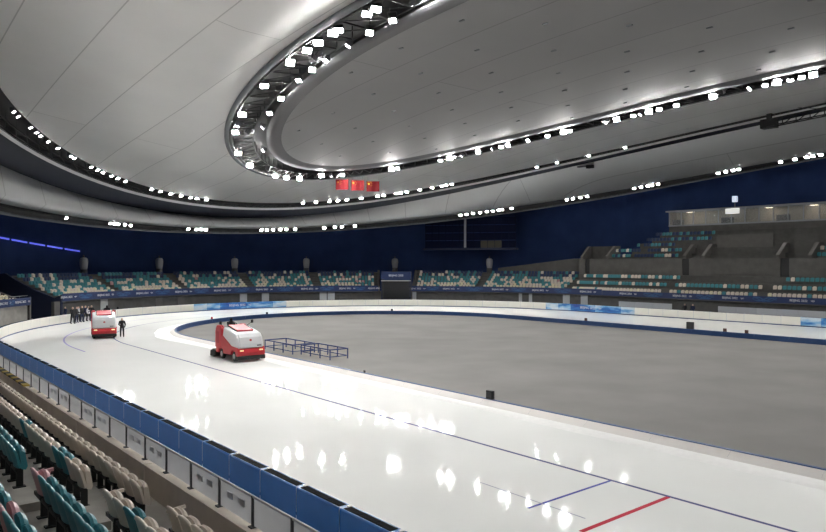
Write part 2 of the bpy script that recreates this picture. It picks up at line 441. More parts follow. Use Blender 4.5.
BIG, MED, SML = lamp_meshes(0.66, 0.50), lamp_meshes(0.50, 0.40), lamp_meshes(0.46, 0.34)
def lamp(P, target, kind, label, group):
    d = (Vector(target) - P).normalized()
    o = link('flood_lamp', kind[0], None, P, label=label, cat='lamp', group=group)
    o.rotation_euler = (0, math.asin(-d.z), math.atan2(d.y, d.x))
    link('lens', kind[1], o)
    return o
def snap(r, dR, dz, px, py):
    best = None
    for i in range(0, 3001):
        u = 0.02 + i*2.96/3000
        if r == 'r1out' and False: continue
        P = ring_pt(Q[r], u, 0, dR, dz); uv = project(P)
        if uv is None: continue
        d = (uv[0] - px)**2 + (uv[1] - py)**2
        if best is None or d < best[0]: best = (d, P, u)
    return best[1], best[2]
LABS = {1: ('square flood lamp in the innermost oval light ring', 'flood lamps of the innermost light ring'),
        2: ('small flood lamp in the middle light ring above the thin white fascia line', 'flood lamps of the middle light ring'),
        3: ('small flood lamp in the outermost light ring along the navy wall', 'flood lamps of the outermost light ring')}
L1 = [(366,12),(375,7),(333,33),(339,32),(320,45),(309,53),(294,67),(269,90),(248,117),(244,127),(242,133),(244,150),(253,161),(278,165),(288,168),(300,170)]
L1b = [(393,20),(371,36),(351,47),(330,64),(316,75),(304,85),(286,103),(275,116),(268,128),(264,150)]
L1c = [(322,171),(330,171),(342,171),(391,166),(397,165),(440,157),(449,156),(453,155),(462,152),(478,149),(492,145),(500,143),(508,141),(528,136),(547,132),(563,128),(569,127),(606,119),(616,116),(632,112),(640,110),(648,108),(658,106),(676,103),(713,95),(750,86),(764,83),(776,80),(790,78),(801,75),(813,72)]
L2 = [(12,111),(17,115),(28,128),(35,132),(40,135),(46,143),(56,149),(68,160),(72,160),(90,168),(96,171),(102,173),(110,177),(117,179),(125,181),(151,190),(160,192),(170,194),(180,197),(190,199),(196,200),(206,203),(303,204),(316,204),(330,202),(338,202),(347,201),(361,200),(378,197),(384,196),(397,195),(401,194),(407,193),(420,191),(432,189),(442,187),(447,186),(452,185),(538,168),(557,163),(590,157),(626,148)]
L3 = [(66,216),(110,222),(114,223),(118,223),(124,224),(130,225),(188,228),(196,229),(201,229),(206,229),(261,229),(267,229),(273,229),(280,229),(286,229),(295,228),(324,227),(335,226),(342,226),(355,225),(460,213),(466,213),(473,213),(480,213),(487,213),(493,213),(499,213),(503,212),(512,213),(567,197),(573,197),(580,196),(587,195),(634,186),(641,184),(648,183),(652,182),(658,182),(718,171),(726,170),(733,169),(739,168),(781,161),(795,158),(807,156),(813,155),(821,153)]
LR_ = random.Random(3)
def near_track(P): return Vector((XC - LR_.uniform(20, 36), min(P.y, YC) + LR_.uniform(-44, 12), 0))
def mid_field(P): return Vector((XC - LR_.uniform(-14, 14), min(P.y, YC) + LR_.uniform(-20, 20), 0))
def own_track(P):
    if P.y <= YC: return Vector((XC + math.copysign(24, P.x - XC), P.y - 2, 0))
    d = (Vector((P.x, P.y, 0)) - Vector((XC, YC, 0))).normalized()*22
    return Vector((XC + d.x, YC + d.y, 0))
for k, (px, py) in enumerate(L1): P, u = snap('r1out', -1.0, -0.25, px, py); lamp(P, near_track(P) if k % 3 == 0 else Vector((XC - 30 + 6*(k % 2), P.y - 8 - 7*(k % 3), 0)), BIG, *LABS[1])
for k, (px, py) in enumerate(L1b): P, u = snap('r1in', 0.5, -0.15, px, py); lamp(P, near_track(P) + Vector((0, 4, 0)), MED, *LABS[1])
for k, (px, py) in enumerate(L1c): P, u = snap('r1in', 1.3, -0.2, px, py); lamp(P, near_track(P) + Vector((0, -8, 0)) if k % 3 == 0 else mid_field(P), BIG if k % 3 == 0 else MED, *LABS[1])
for px, py in L2: P, u = snap('midin', 0.5, 0.0, px, py); lamp(P, own_track(P), MED, *LABS[2])
for px, py in L3: P, u = snap('outer', 0.1, -0.05, px, py); lamp(P, own_track(P), SML, *LABS[3])
# the rings go on round the other half of the hall
for k in range(22):
    u = 0.1 + 2.8*k/21; P = ring_pt(Q['r1out'], u, 1, -1.2, -0.25); lamp(P, Vector((2*XC - P.x, P.y*0.8, 0)) if k % 2 else near_track(P), BIG, *LABS[1])
for k in range(16):  # extra lamps, added only to balance the light on the far track
    P = ring_pt(Q['r1out'], 0.2 + 2.6*k/15, 0, -2.2, -0.2); lamp(P, Vector((XC + 27, min(P.y, YC), 0)), BIG, *LABS[1])
for k in range(26):
    u = 0.05 + 2.9*k/25; P = ring_pt(Q['mid'], u, 1, -1.2, 0.05); lamp(P, Vector((XC + (P.x - XC)*0.6, YM + (P.y - YM)*0.8, 0)), MED, *LABS[2])
for k in range(7):
    P = ring_pt(Q['mid'], 0.05 + 0.9*k/6, 0, -1.2, 0.05); lamp(P, own_track(P), MED, *LABS[2])

# ------------------------------------------------------------------ inner border of the track
n_st, n_ar = 38, 22
def arc_block(R0, prof, mis, ang, nseg=3):
    mb = MB(); rows = []
    for k in range(nseg + 1):
        a = (-0.5 + k/nseg)*ang
        rows.append([(r*math.cos(a) - R0, r*math.sin(a), z) for r, z in prof])
    mb.grid(rows, closed=False, mis=mis); return mb
def str_block(R0, prof, mis, ln):
    mb = MB(); mb.grid([[(r - R0, y, z) for r, z in prof] for y in (-ln/2, ln/2)], mis=mis); return mb
bprof = [(RI + 0.42, 0.0), (RI, HB - 0.03), (RI - 0.03, HB), (RI - 0.17, HB), (RI - 0.2, HB - 0.03), (RI - 0.2, ZIN)]
bmis = [0, 1, 1, 1, 1]
lst, lar = STR/n_st, PI/n_ar
bs = str_block(RI, bprof, bmis, lst - 0.003).mesh('border_block', ['borderwhite', 'borderblue'])
ba = arc_block(RI, bprof, bmis, lar - 0.0002).mesh('border_block', ['borderwhite', 'borderblue'])
BL = 'low border block with white face and blue top edging the grey infield'
def around(n_st, n_ar, R):
    for k in range(n_st): yield 's', -STR + STR*(k + 0.5)/n_st
    for k in range(n_ar): yield 'a', 180*(k + 0.5)/n_ar
    for k in range(n_st): yield 's', 180 + STR*(k + 0.5)/n_st
    for k in range(n_ar): yield 'a', 180 + STR + 180*(k + 0.5)/n_ar
for kd, s in around(n_st, n_ar, RI):
    p, a = pos(RI, s); link('border_block', bs if kd == 's' else ba, None, p, a, label=BL, cat='border', group='border blocks round the infield')
# bank of scraped snow along the border
mb = MB()
st = stations(-70, 178, 1.2, 2.0)
rows = []
for s in st:
    w = 0.75 + 0.10*math.sin(s*0.23) + 0.05*math.sin(s*0.61 + 1)
    if -14 < s < 60: w += 0.75*math.sin((s + 14)/74*PI)
    if s > 120: w *= max(0.05, (178 - s)/58)
    rows.append([(*pos(RI + 0.40 + r*w, s)[0].xy, z) for r, z in ((0.0, 0.05), (0.35, 0.085 + 0.01*math.sin(s*0.9)), (0.75, 0.05), (1.0, 0.002))])
mb.grid(rows); mb.obj('snow_bank', 'snow', smooth=True, kind='stuff', label='low bank of scraped white snow along the inner border', cat='snow')

# ------------------------------------------------------------------ outer padding
PL, PA = 57, 54
pst, par = STR/PL, PI/PA
def pad_meshes(ln, arc):
    f = (lambda pr, mi, g=0.0: arc_block(RO, pr, mi, (ln - g)/RO, 2)) if arc else (lambda pr, mi, g=0.0: str_block(RO, pr, mi, ln - g))
    front = [(RO, 0.10), (RO, HP - 0.04), (RO + 0.03, HP)]
    back = [(RO + 0.33, HP), (RO + 0.36, HP - 0.03), (RO + 0.36, 0.0)]
    top = [(RO + 0.03, HP), (RO + 0.33, HP)]
    kick = [(RO, 0.10), (RO - 0.012, 0.09), (RO - 0.012, 0.0)]
    mats = [f(front, [0, 0], 0.012), f(back, [0, 0], 0.02), f(top, [0], 0.0), f(kick, [0, 0], 0.0)]
    tm = MB()
    n = 3
    for i in range(n):                       # three dark mats let into the blue top of each pad
        y0 = -ln/2 + 0.09 + i*(ln - 0.18)/n + 0.012; y1 = y0 + (ln - 0.18)/n - 0.024
        tm.box(0.085, 0.30, y0, y1, HP, HP + 0.012)
    cl = MB(); cl.box(0.05, 0.16, -ln/2 + 0.01, -ln/2 + 0.10, HP, HP + 0.03)
    return mats, tm, cl
PADMESH = {}
for kd, ln in (('s', pst), ('a', par*RO)):
    mats, tm, cl = pad_meshes(ln, kd == 'a')
    PADMESH[kd] = [mats[0].mesh('front_sheet', ['padwhite']), mats[1].mesh('back_sheet', ['padblue']), mats[2].mesh('pad_top', ['blueedge']),
                   mats[3].mesh('kick_strip', ['kick']), tm.mesh('top_mat', ['mat_top']), cl.mesh('clip', ['white'])]
    for nm in ('printdeep', 'printmid', 'printpale'):
        PADMESH[kd + nm] = mats[0].mesh('front_sheet', [nm])
def px_of(s):
    if not (5 < s < 250): return None
    p, a = pos(RO, s); uv = project((p.x, p.y, 0.5)); return uv[0] if uv else None
def pad_print(x):
    if x is None: return None
    for lo, hi in ((196, 285), (545, 634), (808, 896)):
        if lo <= x <= hi:
            f = (x - lo)/(hi - lo)
            return 'printpale' if f < 0.14 or f > 0.86 else ('printmid' if f < 0.34 or f > 0.62 else 'printdeep')
    return None
GATE = (s_of_px(75, RO, 0.5), s_of_px(94, RO, 0.5))   # pads opened where the crew stands
for kd, s in around(PL, PA, RO):
    if GATE[0] < s < GATE[1]: continue
    p, a = pos(RO, s); pr = pad_print(px_of(s)); ms = PADMESH[kd]
    if pr: lab, grp = 'crash pad printed in blue and pale blue brush strokes beside the ice', 'blue printed crash pads'
    elif s < 0: lab, grp = 'blue backed crash pad with dark matted top below the near stand', 'crash pads along the near straight'
    elif s < 180: lab, grp = 'plain cream white crash pad round the end bend of the track', 'white crash pads of the bend'
    else: lab, grp = 'plain cream white crash pad along the straight below the far long stand', 'white crash pads of the far straight'
    o = empty('crash_pad', p, a, label=lab, cat='crash pad', group=grp)
    link('front_sheet', PADMESH[kd + pr] if pr else ms[0], o); link('back_sheet', ms[1], o); link('pad_top', ms[2], o); link('kick_strip', ms[3], o)
    link('top_mat', ms[4], o)
    if s < 0: link('clip', ms[5], o)

# writing on the printed pads and the banner
TXT = {}
def sign(body, size, R, s, z, name, parent=None, mk='white', rings=True):
    if (body, size) not in TXT:
        me = text_mesh(body, size); TXT[(body, size)] = me
        me.materials.clear(); me.materials.append(M[mk])
    me = TXT[(body, size)]
    p, a = pos(R, s)
    o = link(name, me, parent)
    ori = Matrix.Translation((p.x, p.y, z)) @ Matrix.Rotation(a - PI/2, 4, 'Z') @ Matrix.Rotation(PI/2, 4, 'X')
    o.matrix_world = ori if parent is None else ori
    return o, ori
def rings_logo(size):
    mb = MB()
    for cx, cy in ((-1.1, 0.25), (0, 0.25), (1.1, 0.25), (-0.55, -0.25), (0.55, -0.25)):
        n = 14
        rows = [[((cx + r*math.cos(2*PI*k/n))*size, (cy + r*math.sin(2*PI*k/n))*size, 0.006) for r in (0.38, 0.52)] for k in range(n + 1)]
        mb.grid(rows)
    return mb.mesh('logo', ['white'])
LOGO = {}
def logo(size, R, s, z, off, parent):
    if size not in LOGO: LOGO[size] = rings_logo(size)
    p, a = pos(R, s)
    o = link('logo', LOGO[size], parent)
    T = Matrix.Rotation(a - PI/2, 4, 'Z')
    q = T @ Vector((off, 0, 0))
    o.matrix_world = Matrix.Translation((p.x + q.x, p.y + q.y, z)) @ T @ Matrix.Rotation(PI/2, 4, 'X')
    return o
for px in (237, 588, 852):
    s = s_of_px(px, RO, 0.5)
    root = empty('pad_lettering', pos(RO, s)[0], 0, label='white event lettering with ring emblem on the blue printed crash pads', cat='lettering', group='lettering on the printed pads')
    inv = Matrix.Translation(pos(RO, s)[0]).inverted()
    o, _ = sign('BEIJING 2022', 0.44, RO - 0.09, s, 0.58, 'letters'); o.parent = root; o.matrix_parent_inverse = inv
    g = logo(0.17, RO - 0.09, s, 0.58, 1.95, None); g.parent = root; g.matrix_parent_inverse = inv

# ------------------------------------------------------------------ markings on the ice
def strip(pts, w, z=0.004):
    mb = MB(); rows = []
    for i, p in enumerate(pts):
        a = pts[max(0, i - 1)]; c = pts[min(len(pts) - 1, i + 1)]
        d = (Vector(c) - Vector(a)).normalized(); n = Vector((-d.y, d.x))
        rows.append([(p[0] + n.x*w/2, p[1] + n.y*w/2, z), (p[0] - n.x*w/2, p[1] - n.y*w/2, z)])
    mb.grid(rows); return mb
def oval_line(R, a, b, w, name, mk, label):
    strip([pos(R, s)[0].xy for s in stations(a, b, 4, 2)], w).obj(name, mk, label=label, cat='line')
oval_line(RL, -STR, 100, 0.13, 'lane_line', 'linepale', 'long thin blue grey lane line painted round the ice')
oval_line(RL + 4, -3, 88, 0.15, 'lane_line', 'lineviolet', 'thin violet line curving round the bend of the ice by the far vehicle')
strip([(14.5, 11.1), (18.6, 11.15)], 0.15).obj('finish_line', 'linered', label='short red finish line painted across the ice', cat='line')
strip([(14.75, 13.08), (18.6, 13.12)], 0.10).obj('start_line', 'lineblue', label='short blue line across the ice beside the red line', cat='line')
strip([(15.34, 11.6), (15.36, 15.6)], 0.05).obj('lane_dash', 'linefaint', label='faint pale dash crossing the end of the short blue line', cat='line')

# ================================================================== STANDS
ROWR = [39.9 + 0.87*k for k in range(9)]
ROWZ = [2.0, 2.35, 2.66, 2.95, 3.3, 3.65, 4.05, 4.5, 4.95]
def terrace(a, b, rows, name, label, Rback=None, kmax=None, top_z=None, mk='concrete_step'):
    mb = MB(); prof = [(RS + 0.25, 0.0), (RS + 0.25, ROWZ[0])]
    for k in range(rows):
        Re = ROWR[k] + 0.27
        prof.append((Re, ROWZ[k]))
        if k < rows - 1: prof.append((Re, ROWZ[k + 1]))
    prof.append((Rback or prof[-1][0], prof[-1][1] if top_z is None else top_z)); prof.append((prof[-1][0], 0.0))
    mb.sweep(prof, stations(a, b, 6, 3), caps=True)
    return mb.obj(name, mk, kind='structure', label=label, cat='terrace')
terrace(-STR, 45.5, 9, 'stand_terrace', 'stepped concrete terrace of the near stand', 53, mk='step_near_lit')
terrace(53.3, 126.6, 9, 'stand_terrace', 'stepped concrete terrace of the end stand left of the black portal', 53)
terrace(134.4, 171, 9, 'stand_terrace', 'stepped concrete terrace of the end stand right of the black portal', 53)
# far long stand: wider steps, an upper tier behind a concrete front wall
LR, LZ = [39.9, 41.25, 42.6], [2.35, 3.2, 4.15]
mb = MB()
mb.sweep([(RS + 0.25, 0), (RS + 0.25, 2.35), (40.3, 2.35), (40.3, 3.2), (41.65, 3.2), (41.65, 4.15), (43.0, 4.15), (43.0, 5.0), (44.0, 5.0), (44.0, 0)], stations(171, 180 + STR, 6, 3), caps=True)
mb.obj('stand_terrace', 'concrete_step', kind='structure', label='wide stepped terrace of the far long stand', cat='terrace')
UR = [45.4 + 0.9*k for k in range(6)]; UZ = [7.1 + 0.78*k for k in range(6)]
STARTS = [s_of_px(x, UR[k] - 0.6, UZ[k]) for k, x in enumerate((598, 606, 632, 640, 652, 660))]
mb = MB(); mb.sweep([(44.0, 5.0), (44.0, 7.1), (UR[0] - 0.6, 7.1), (53, 7.1), (53, 5.0)], stations(170.5, 180 + STR, 6, 3), caps=True)
mb.obj('tier_base', 'concrete_step', kind='structure', label='flat concrete base of the upper tier of the far long stand', cat='terrace')
for k in range(6):
    mb = MB(); mb.sweep([(UR[k] - 0.6, 7.1), (UR[k] - 0.6, UZ[k] + 0.02), (53, UZ[k] + 0.02), (53, 7.1)], stations(STARTS[k], 180 + STR, 6, 3), caps=True)
    mb.obj('tier_step', 'concrete_step', kind='structure', label='grey concrete step of the upper tier below the glazed boxes', cat='terrace', group='steps of the upper tier')
mb = MB(); mb.sweep([(50.4, 10), (50.4, 11.9), (53, 11.9), (53, 10)], stations(s_of_px(669, 50.4, 12), 180 + STR, 6, 3), caps=True)
mb.obj('tier_top_wall', 'concrete', kind='structure', label='concrete wall carrying the glazed boxes', cat='wall')
mb = MB(); mb.sweep([(UR[3] - 0.7, UZ[2]), (UR[3] - 0.7, UZ[3] + 0.95), (UR[3] - 0.55, UZ[3] + 0.95), (UR[3] - 0.55, UZ[2])], stations(s_of_px(717, 47.5, 10), s_of_px(773, 47.5, 10), 6, 3), caps=True)
mb.obj('tier_mid_wall', 'concrete', kind='structure', label='low concrete wall halfway up the empty part of the upper tier', cat='wall')
# front wall of the upper tier with dark doorways
doors = [(181.6, 182.5), (190.0, 191.1), (198.9, 200.0)]
doors = []
for x0, x1 in ((585, 589.5), (682, 689), (780, 789)): doors.append((s_of_px(x0, 43.8, 6.2), s_of_px(x1, 43.8, 6.2)))
segs = []; a0 = 170.5
for d0, d1 in doors: segs.append((a0, d0)); a0 = d1
segs.append((a0, 180 + STR))
for a, b in segs:
    mb = MB(); mb.sweep([(44.0, 4.9), (43.8, 4.9), (43.8, 7.25), (44.05, 7.25), (44.05, 4.9)], stations(a, b, 8, 3), caps=True)
    mb.obj('tier_front_wall', 'concrete', kind='structure', label='concrete front wall of the upper tier between dark doorways', cat='wall', group='upper tier front walls')
for d0, d1 in doors:
    mb = MB(); mb.sweep([(43.95, 5.0), (43.95, 7.2)], [d0, d1]); mb.obj('doorway', 'black', kind='structure', label='dark doorway in the concrete front wall of the upper tier', cat='doorway', group='upper tier doorways')
# the wall tapers out round the bend
mb = MB(); rows = []
for s in stations(151.6, 170.5, 4, 2):
    zt = 5.55 + (7.25 - 5.55)*min(1, (s - 149.5)/17)
    rows.append([(*pos(R, s)[0].xy, z) for R, z in ((48.0, 4.9), (46.9, 4.9), (46.9, zt), (48.5, zt + 0.05), (53, zt + 0.05))])
mb.grid(rows); mb.face(rows[-1]); mb.obj('tier_end_wall', 'concrete', kind='structure', label='concrete wall tapering out above the end stand', cat='wall')
mb = MB(); mb.sweep([(43.8, 4.0), (53, 4.0), (53, 7.2), (43.8, 7.2)], [170.4, 170.6], caps=True); mb.obj('tier_return_wall', 'concrete', kind='structure', label='concrete return wall at the end of the upper tier', cat='wall')

# vomitory surrounds: flared concrete cheeks round a recess
for x0, x1 in ((581, 608), (683, 705), (776, 812)):
    s0, s1 = s_of_px(x0, 44.2, 7.5), s_of_px(x1, 44.2, 7.5)
    root = empty('stair_surround', pos(45, (s0 + s1)/2)[0], 0, label='flared concrete stair surround standing on the upper tier front wall', cat='stair surround', group='stair surrounds of the upper tier')
    inv = Matrix.Translation(-pos(45, (s0 + s1)/2)[0])
    for sa, sb in ((s0, s0 + 0.45), (s1 - 0.45, s1)):
        mb = MB()
        for s in (sa, sb): pass
        A = [(44.1, 7.2), (44.1, 7.6), (46.2, 9.15), (47.6, 9.15), (47.6, 7.2)]
        mb.sweep(A, [sa, sb], caps=True); o = mb.obj('cheek', 'concrete', root); o.matrix_parent_inverse = inv
    mb = MB(); mb.sweep([(46.9, 7.2), (46.9, 9.15), (47.6, 9.15), (47.6, 7.2)], [s0 + 0.45, s1 - 0.45], caps=True); o = mb.obj('back_wall', 'concrete_step', root); o.matrix_parent_inverse = inv

# glazed boxes high on the far long side
S0, S1 = s_of_px(669, 50.4, 13), 180 + 62
BX = empty('glazed_box', pos(50.4, (S0 + S1)/2)[0], 0, label='long glazed commentary box with cream lit interior above the far stand', cat='box')
binv = Matrix.Translation(-pos(50.4, (S0 + S1)/2)[0])
def bpart(mb, name, mk, parent=BX, **kw):
    o = mb.obj(name, mk, parent, **kw); o.matrix_parent_inverse = binv; return o
mb = MB(); mb.sweep([(50.3, 11.9), (50.3, 12.1), (52.9, 12.1), (52.9, 11.9)], stations(S0, S1, 5, 3), caps=True); bpart(mb, 'base', 'greywall')
mb = MB(); mb.sweep([(50.0, 14.0), (50.0, 14.2), (52.95, 14.2), (52.95, 14.0)], stations(S0 - 0.3, S1, 5, 3), caps=True); bpart(mb, 'roof', 'greywall')
mb = MB(); mb.sweep([(52.4, 12.1), (52.4, 14.0)], stations(S0, S1, 5, 3)); bpart(mb, 'rear_wall', 'warmwall')
mb = MB(); mb.sweep([(50.4, 12.1), (52.4, 12.1), (52.4, 14.0), (50.4, 14.0)], [S0, S0 + 0.1], caps=True); bpart(mb, 'end_wall', 'warmwall')
s = S0; k = 0
while s < S1 - 1:
    s2 = min(S1, s + 1.85)
    mb = MB(); mb.sweep([(50.38, 12.1), (50.38, 14.0), (50.5, 14.0), (50.5, 12.1)], [s, s + 0.14], caps=True); bpart(mb, 'mullion', 'greywall')
    mb = MB(); mb.sweep([(50.44, 12.1), (50.44, 14.0)], [s + 0.14, s2]); bpart(mb, 'pane', 'glass')
    if k % 3 == 1 and k != 4:
        mb = MB(); mb.sweep([(51.2, 13.93), (51.9, 13.93)], [s + 0.4, s + 1.4]); bpart(mb, 'lamp_panel', 'boothlight')
    if k % 4 == 0:
        mb = MB(); mb.sweep([(51.0, 12.1), (51.0, 12.9), (51.6, 12.9), (51.6, 12.1)], [s + 0.2, s + 1.7], caps=True); bpart(mb, 'desk', 'darkgrey')
    s = s2; k += 1
# white lamp on the box roof
sl = s_of_px(735, 50.6, 14.5); p, a = pos(50.6, sl)
o = empty('work_light', (p.x, p.y, 14.2), a, label='bright white work light standing on the glazed box roof', cat='lamp')
mb = MB(); mb.bar((0, 0, 0), (0, 0, 0.7), 0.06); mb.bar((-0.3, -0.3, 0), (0.3, 0.3, 0), 0.05); mb.bar((-0.3, 0.3, 0), (0.3, -0.3, 0), 0.05); mb.obj('stand', 'steel', o)
mb = MB(); mb.box(-0.22, 0.22, -0.3, 0.3, 0.7, 1.5); link('head', bevel_mesh(mb.mesh('head', [mat('work_light', (0.75, 0.85, 1.0), 0.4, emit=0.7)]), 0.05), o)
mb = MB(); mb.sweep([(49.9, 13.3), (49.9, 14.0), (49.94, 14.0), (49.94, 13.3)], [sl - 0.95, sl + 0.95], caps=True); bpart(mb, 'lit_panel', [mat('lit_panel', (0.95, 0.95, 0.9), 0.5, emit=0.55)])

# parapet of the stands: concrete upstand, railing and banner
def parapet(a, b, near):
    segl = 5.3 if near else 8.0
    n = max(1, int(round((b - a)/segl)))
    return [(a + (b - a)*i/n, a + (b - a)*(i + 1)/n) for i in range(n)]
PAR = dict(label='concrete parapet at the front of the stand', cat='parapet')
par_root = empty('parapet', (XC - RS, 10, 0), 0, kind='structure', **PAR)
for a, b in [(-STR + 0.2*0 + 5.3*i, -STR + 5.3*(i + 1)) for i in range(21)] + [(i*7.5, i*7.5 + 7.5) for i in range(6)]:
    b2 = min(b, 45.5)
    if a < 0 < b: b2 = 0
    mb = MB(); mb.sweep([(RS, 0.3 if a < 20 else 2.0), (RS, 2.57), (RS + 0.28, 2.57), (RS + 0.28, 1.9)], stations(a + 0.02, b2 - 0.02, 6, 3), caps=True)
    o = mb.obj('panel', 'concrete_near_lit' if a < 20 else 'concrete', par_root); o.matrix_parent_inverse = Matrix.Translation((-(XC - RS), -10, 0))
for a, b, nm in ((53.3, 126.6, 'left of the black portal'), (134.4, 171, 'right of the black portal'), (171, 180 + STR, 'below the far long stand')):
    mb = MB(); mb.sweep([(RS, 2.0), (RS, 2.57), (RS + 0.28, 2.57), (RS + 0.28, 1.9), (RS, 1.9)], stations(a, b, 6, 3), caps=True)
    mb.obj('parapet', 'concrete', kind='structure', label='concrete parapet ' + nm, cat='parapet')
    mb = MB(); mb.sweep([(39.5, 0), (39.5, 2.1), (RS, 2.1)], stations(a, b, 6, 3)); mb.obj('wall_stand', 'greywall', kind='structure', label='grey wall under the banner ' + nm, cat='wall')
mb = MB(); mb.sweep([(39.4, 0), (39.4, 2.1), (RS, 2.1)], stations(20, 45.5, 6, 3)); mb.obj('wall_stand', 'greywall', kind='structure', label='grey wall under the short banner left of the dark gap', cat='wall')

# near railing seen from the seats: posts, top rail, back of the banner
RAIL = empty('railing', (XC - RS, 20, 2.57), 0, label='low steel railing with pale banner backs on the near concrete parapet', cat='railing')
rinv = Matrix.Translation((-(XC - RS), -20, -2.57))
mb = MB()
for p0, p1 in zip(stations(-STR + 1, 45, 5, 3), stations(-STR + 1, 45, 5, 3)[1:]):
    a, b = pos(RS + 0.12, p0)[0], pos(RS + 0.12, p1)[0]; mb.bar((a.x, a.y, 3.06), (b.x, b.y, 3.06), 0.045, n=8)
o = mb.obj('top_rail', 'steel', RAIL); o.matrix_parent_inverse = rinv
pm = MB(); pm.bar((0, 0, 0), (0, 0, 0.5), 0.045); pm.box(-0.06, 0.06, -0.06, 0.06, -0.005, 0.02)
pmesh = pm.mesh('post', ['darkgrey'])
bpm = MB(); bpm.face([(0.0, -0.585, 0.03), (0.0, 0.585, 0.03), (0.0, 0.585, 0.46), (0.0, -0.585, 0.46)], 0)
bmesh_ = bpm.mesh('panel', ['bannerback'])
gm = MB(); 
for dy, w in ((-0.26, 0.24), (0.16, 0.2)):
    gm.box(-0.03, -0.02, dy - w/2, dy + w/2, 0.26, 0.36)
gmesh = gm.mesh('ghost_print', ['ghost'])
y = -50.0 + 1.54; k = 0
while y < 59.0:
    p = Vector((XC - RS - 0.12, y, 2.57)); q = RAIL.location
    o = link('post', pmesh, RAIL, p - q)
    pn = link('panel', bmesh_, RAIL, p + Vector((0, 0.625, 0)) - q)
    if k % 3 != 1: link('ghost_print', gmesh, pn)
    y += 1.25; k += 1
for s in range(1, 45, 2):
    p, a = pos(RS + 0.12, s)
    o = link('post', pmesh, RAIL, Vector((p.x, p.y, 2.57)) - RAIL.location, a)
# striped cap on the parapet further along
HZ = empty('warning_tape', (XC - RS - 0.14, 35, 2.6), 0, label='black and yellow striped warning tape on the near parapet', cat='tape')
mb0, mb1 = MB(), MB()
for k in range(36):
    (mb0 if k % 2 else mb1).box(-0.17, 0.03, -8.2 + k*0.45, -8.2 + k*0.45 + 0.45, -0.03, 0.02)
mb0.obj('black_bands', 'black', HZ); mb1.obj('yellow_bands', 'hazard', HZ)

# blue banners on the far stand fronts
def banner(a, b, z0, z1, texts, label):
    root = empty('banner', pos(RS, (a + b)/2)[0], 0, label=label, cat='banner')
    T = Matrix.Translation(pos(RS, (a + b)/2)[0]).inverted()
    n = max(1, int(round((b - a)/7.3)))
    for i in range(n):
        u, v = a + (b - a)*i/n, a + (b - a)*(i + 1)/n
        mb = MB(); mb.sweep([(RS - 0.02, z0), (RS - 0.05, z0), (RS - 0.05, z1), (RS - 0.02, z1)], stations(u + 0.01, v - 0.01, 4, 2), caps=True)
        o = mb.obj('banner_panel', 'banner', root); o.matrix_parent_inverse = T
    for s in texts:
        o, _ = sign('BEIJING 2022', 0.34, RS - 0.085, s, (z0 + z1)/2, 'letters'); o.parent = root; o.matrix_parent_inverse = T
        o = logo(0.13, RS - 0.085, s, (z0 + z1)/2, 1.5, None); o.parent = root; o.matrix_parent_inverse = T
    for s0, s1 in zip(texts, texts[1:]):
        for ph in (0.0, 1.4, 2.9):
            mb = MB(); rows = []
            for j in range(25):
                f = j/24; s = s0 + (s1 - s0)*(0.34 + 0.36*f)
                zc = (z0 + z1)/2 + 0.2*math.sin(f*7 + ph); w = 0.025 + 0.05*math.sin(f*PI)
                rows.append([(*pos(RS - 0.07, s)[0].xy, zc - w), (*pos(RS - 0.07, s)[0].xy, zc + w)])
            mb.grid(rows); o = mb.obj('wave_print', 'bannerwave', root); o.matrix_parent_inverse = T
px_txt = lambda L: [s_of_px(x, RS, 2.55) for x in L]
banner(53.3, 126.6, 2.12, 3.02, px_txt([66, 103, 142, 181, 220, 262, 307, 345, 374]), 'long blue lettered banner on the end stand left of the black portal')
banner(134.4, 180, 2.12, 2.95, px_txt([415, 449, 498, 538, 586]), 'long blue lettered banner on the end stand right of the black portal')
banner(180.05, 180 + 75, 2.12, 2.82, px_txt([626, 680, 730, 799]), 'long blue lettered banner along the far long stand')
banner(20, 45.5, 2.0, 2.85, px_txt([2, 20]), 'short blue banner on the stand left of the dark gap')

# pilasters, doors, boards under the banners
for x in (56, 103, 110, 158, 180, 243, 265, 323, 331, 378, 413, 480, 521, 531, 567, 585):
    s = s_of_px(x, 39.3, 1.6); w = 0.55 if x not in (521, 531) else 0.25
    p, a = pos(39.3, s); mb = MB(); mb.box(-0.25, 0.19, -w, w, 0, 2.1)
    mb.obj('pilaster', 'lightgrey' if x % 2 else 'concrete', loc=p, rz=a, kind='structure', label='pale pilaster on the wall under the end stand banner', cat='pilaster', group='pilasters under the end stand')
def wall_door(x0, x1, name, mk, label, z1=1.95):
    s0, s1 = s_of_px(x0, 39.35, 1.2), s_of_px(x1, 39.35, 1.2)
    mb = MB(); mb.sweep([(39.35, 0), (39.35, z1)], [s0, s1]); return mb.obj(name, mk, kind='structure', label=label, cat='door')
wall_door(593, 612, 'door_1', 'black', 'dark open doorway under the banner beside the white board')
wall_door(514, 521, 'door_2', 'darkgrey', 'dark grey door between white posts under the banner')
wall_door(558, 566, 'door_3', 'darkgrey', 'narrow dark grey door under the end stand banner')
wall_door(0, 9, 'door_4', 'door', 'brown red door under the short banner left of the dark gap')
wall_door(673, 704, 'door_5', 'darkgrey', 'wide dark opening behind two people under the banner')
wall_door(724, 800, 'door_6', 'darkgrey', 'long dark recess behind the white boards')
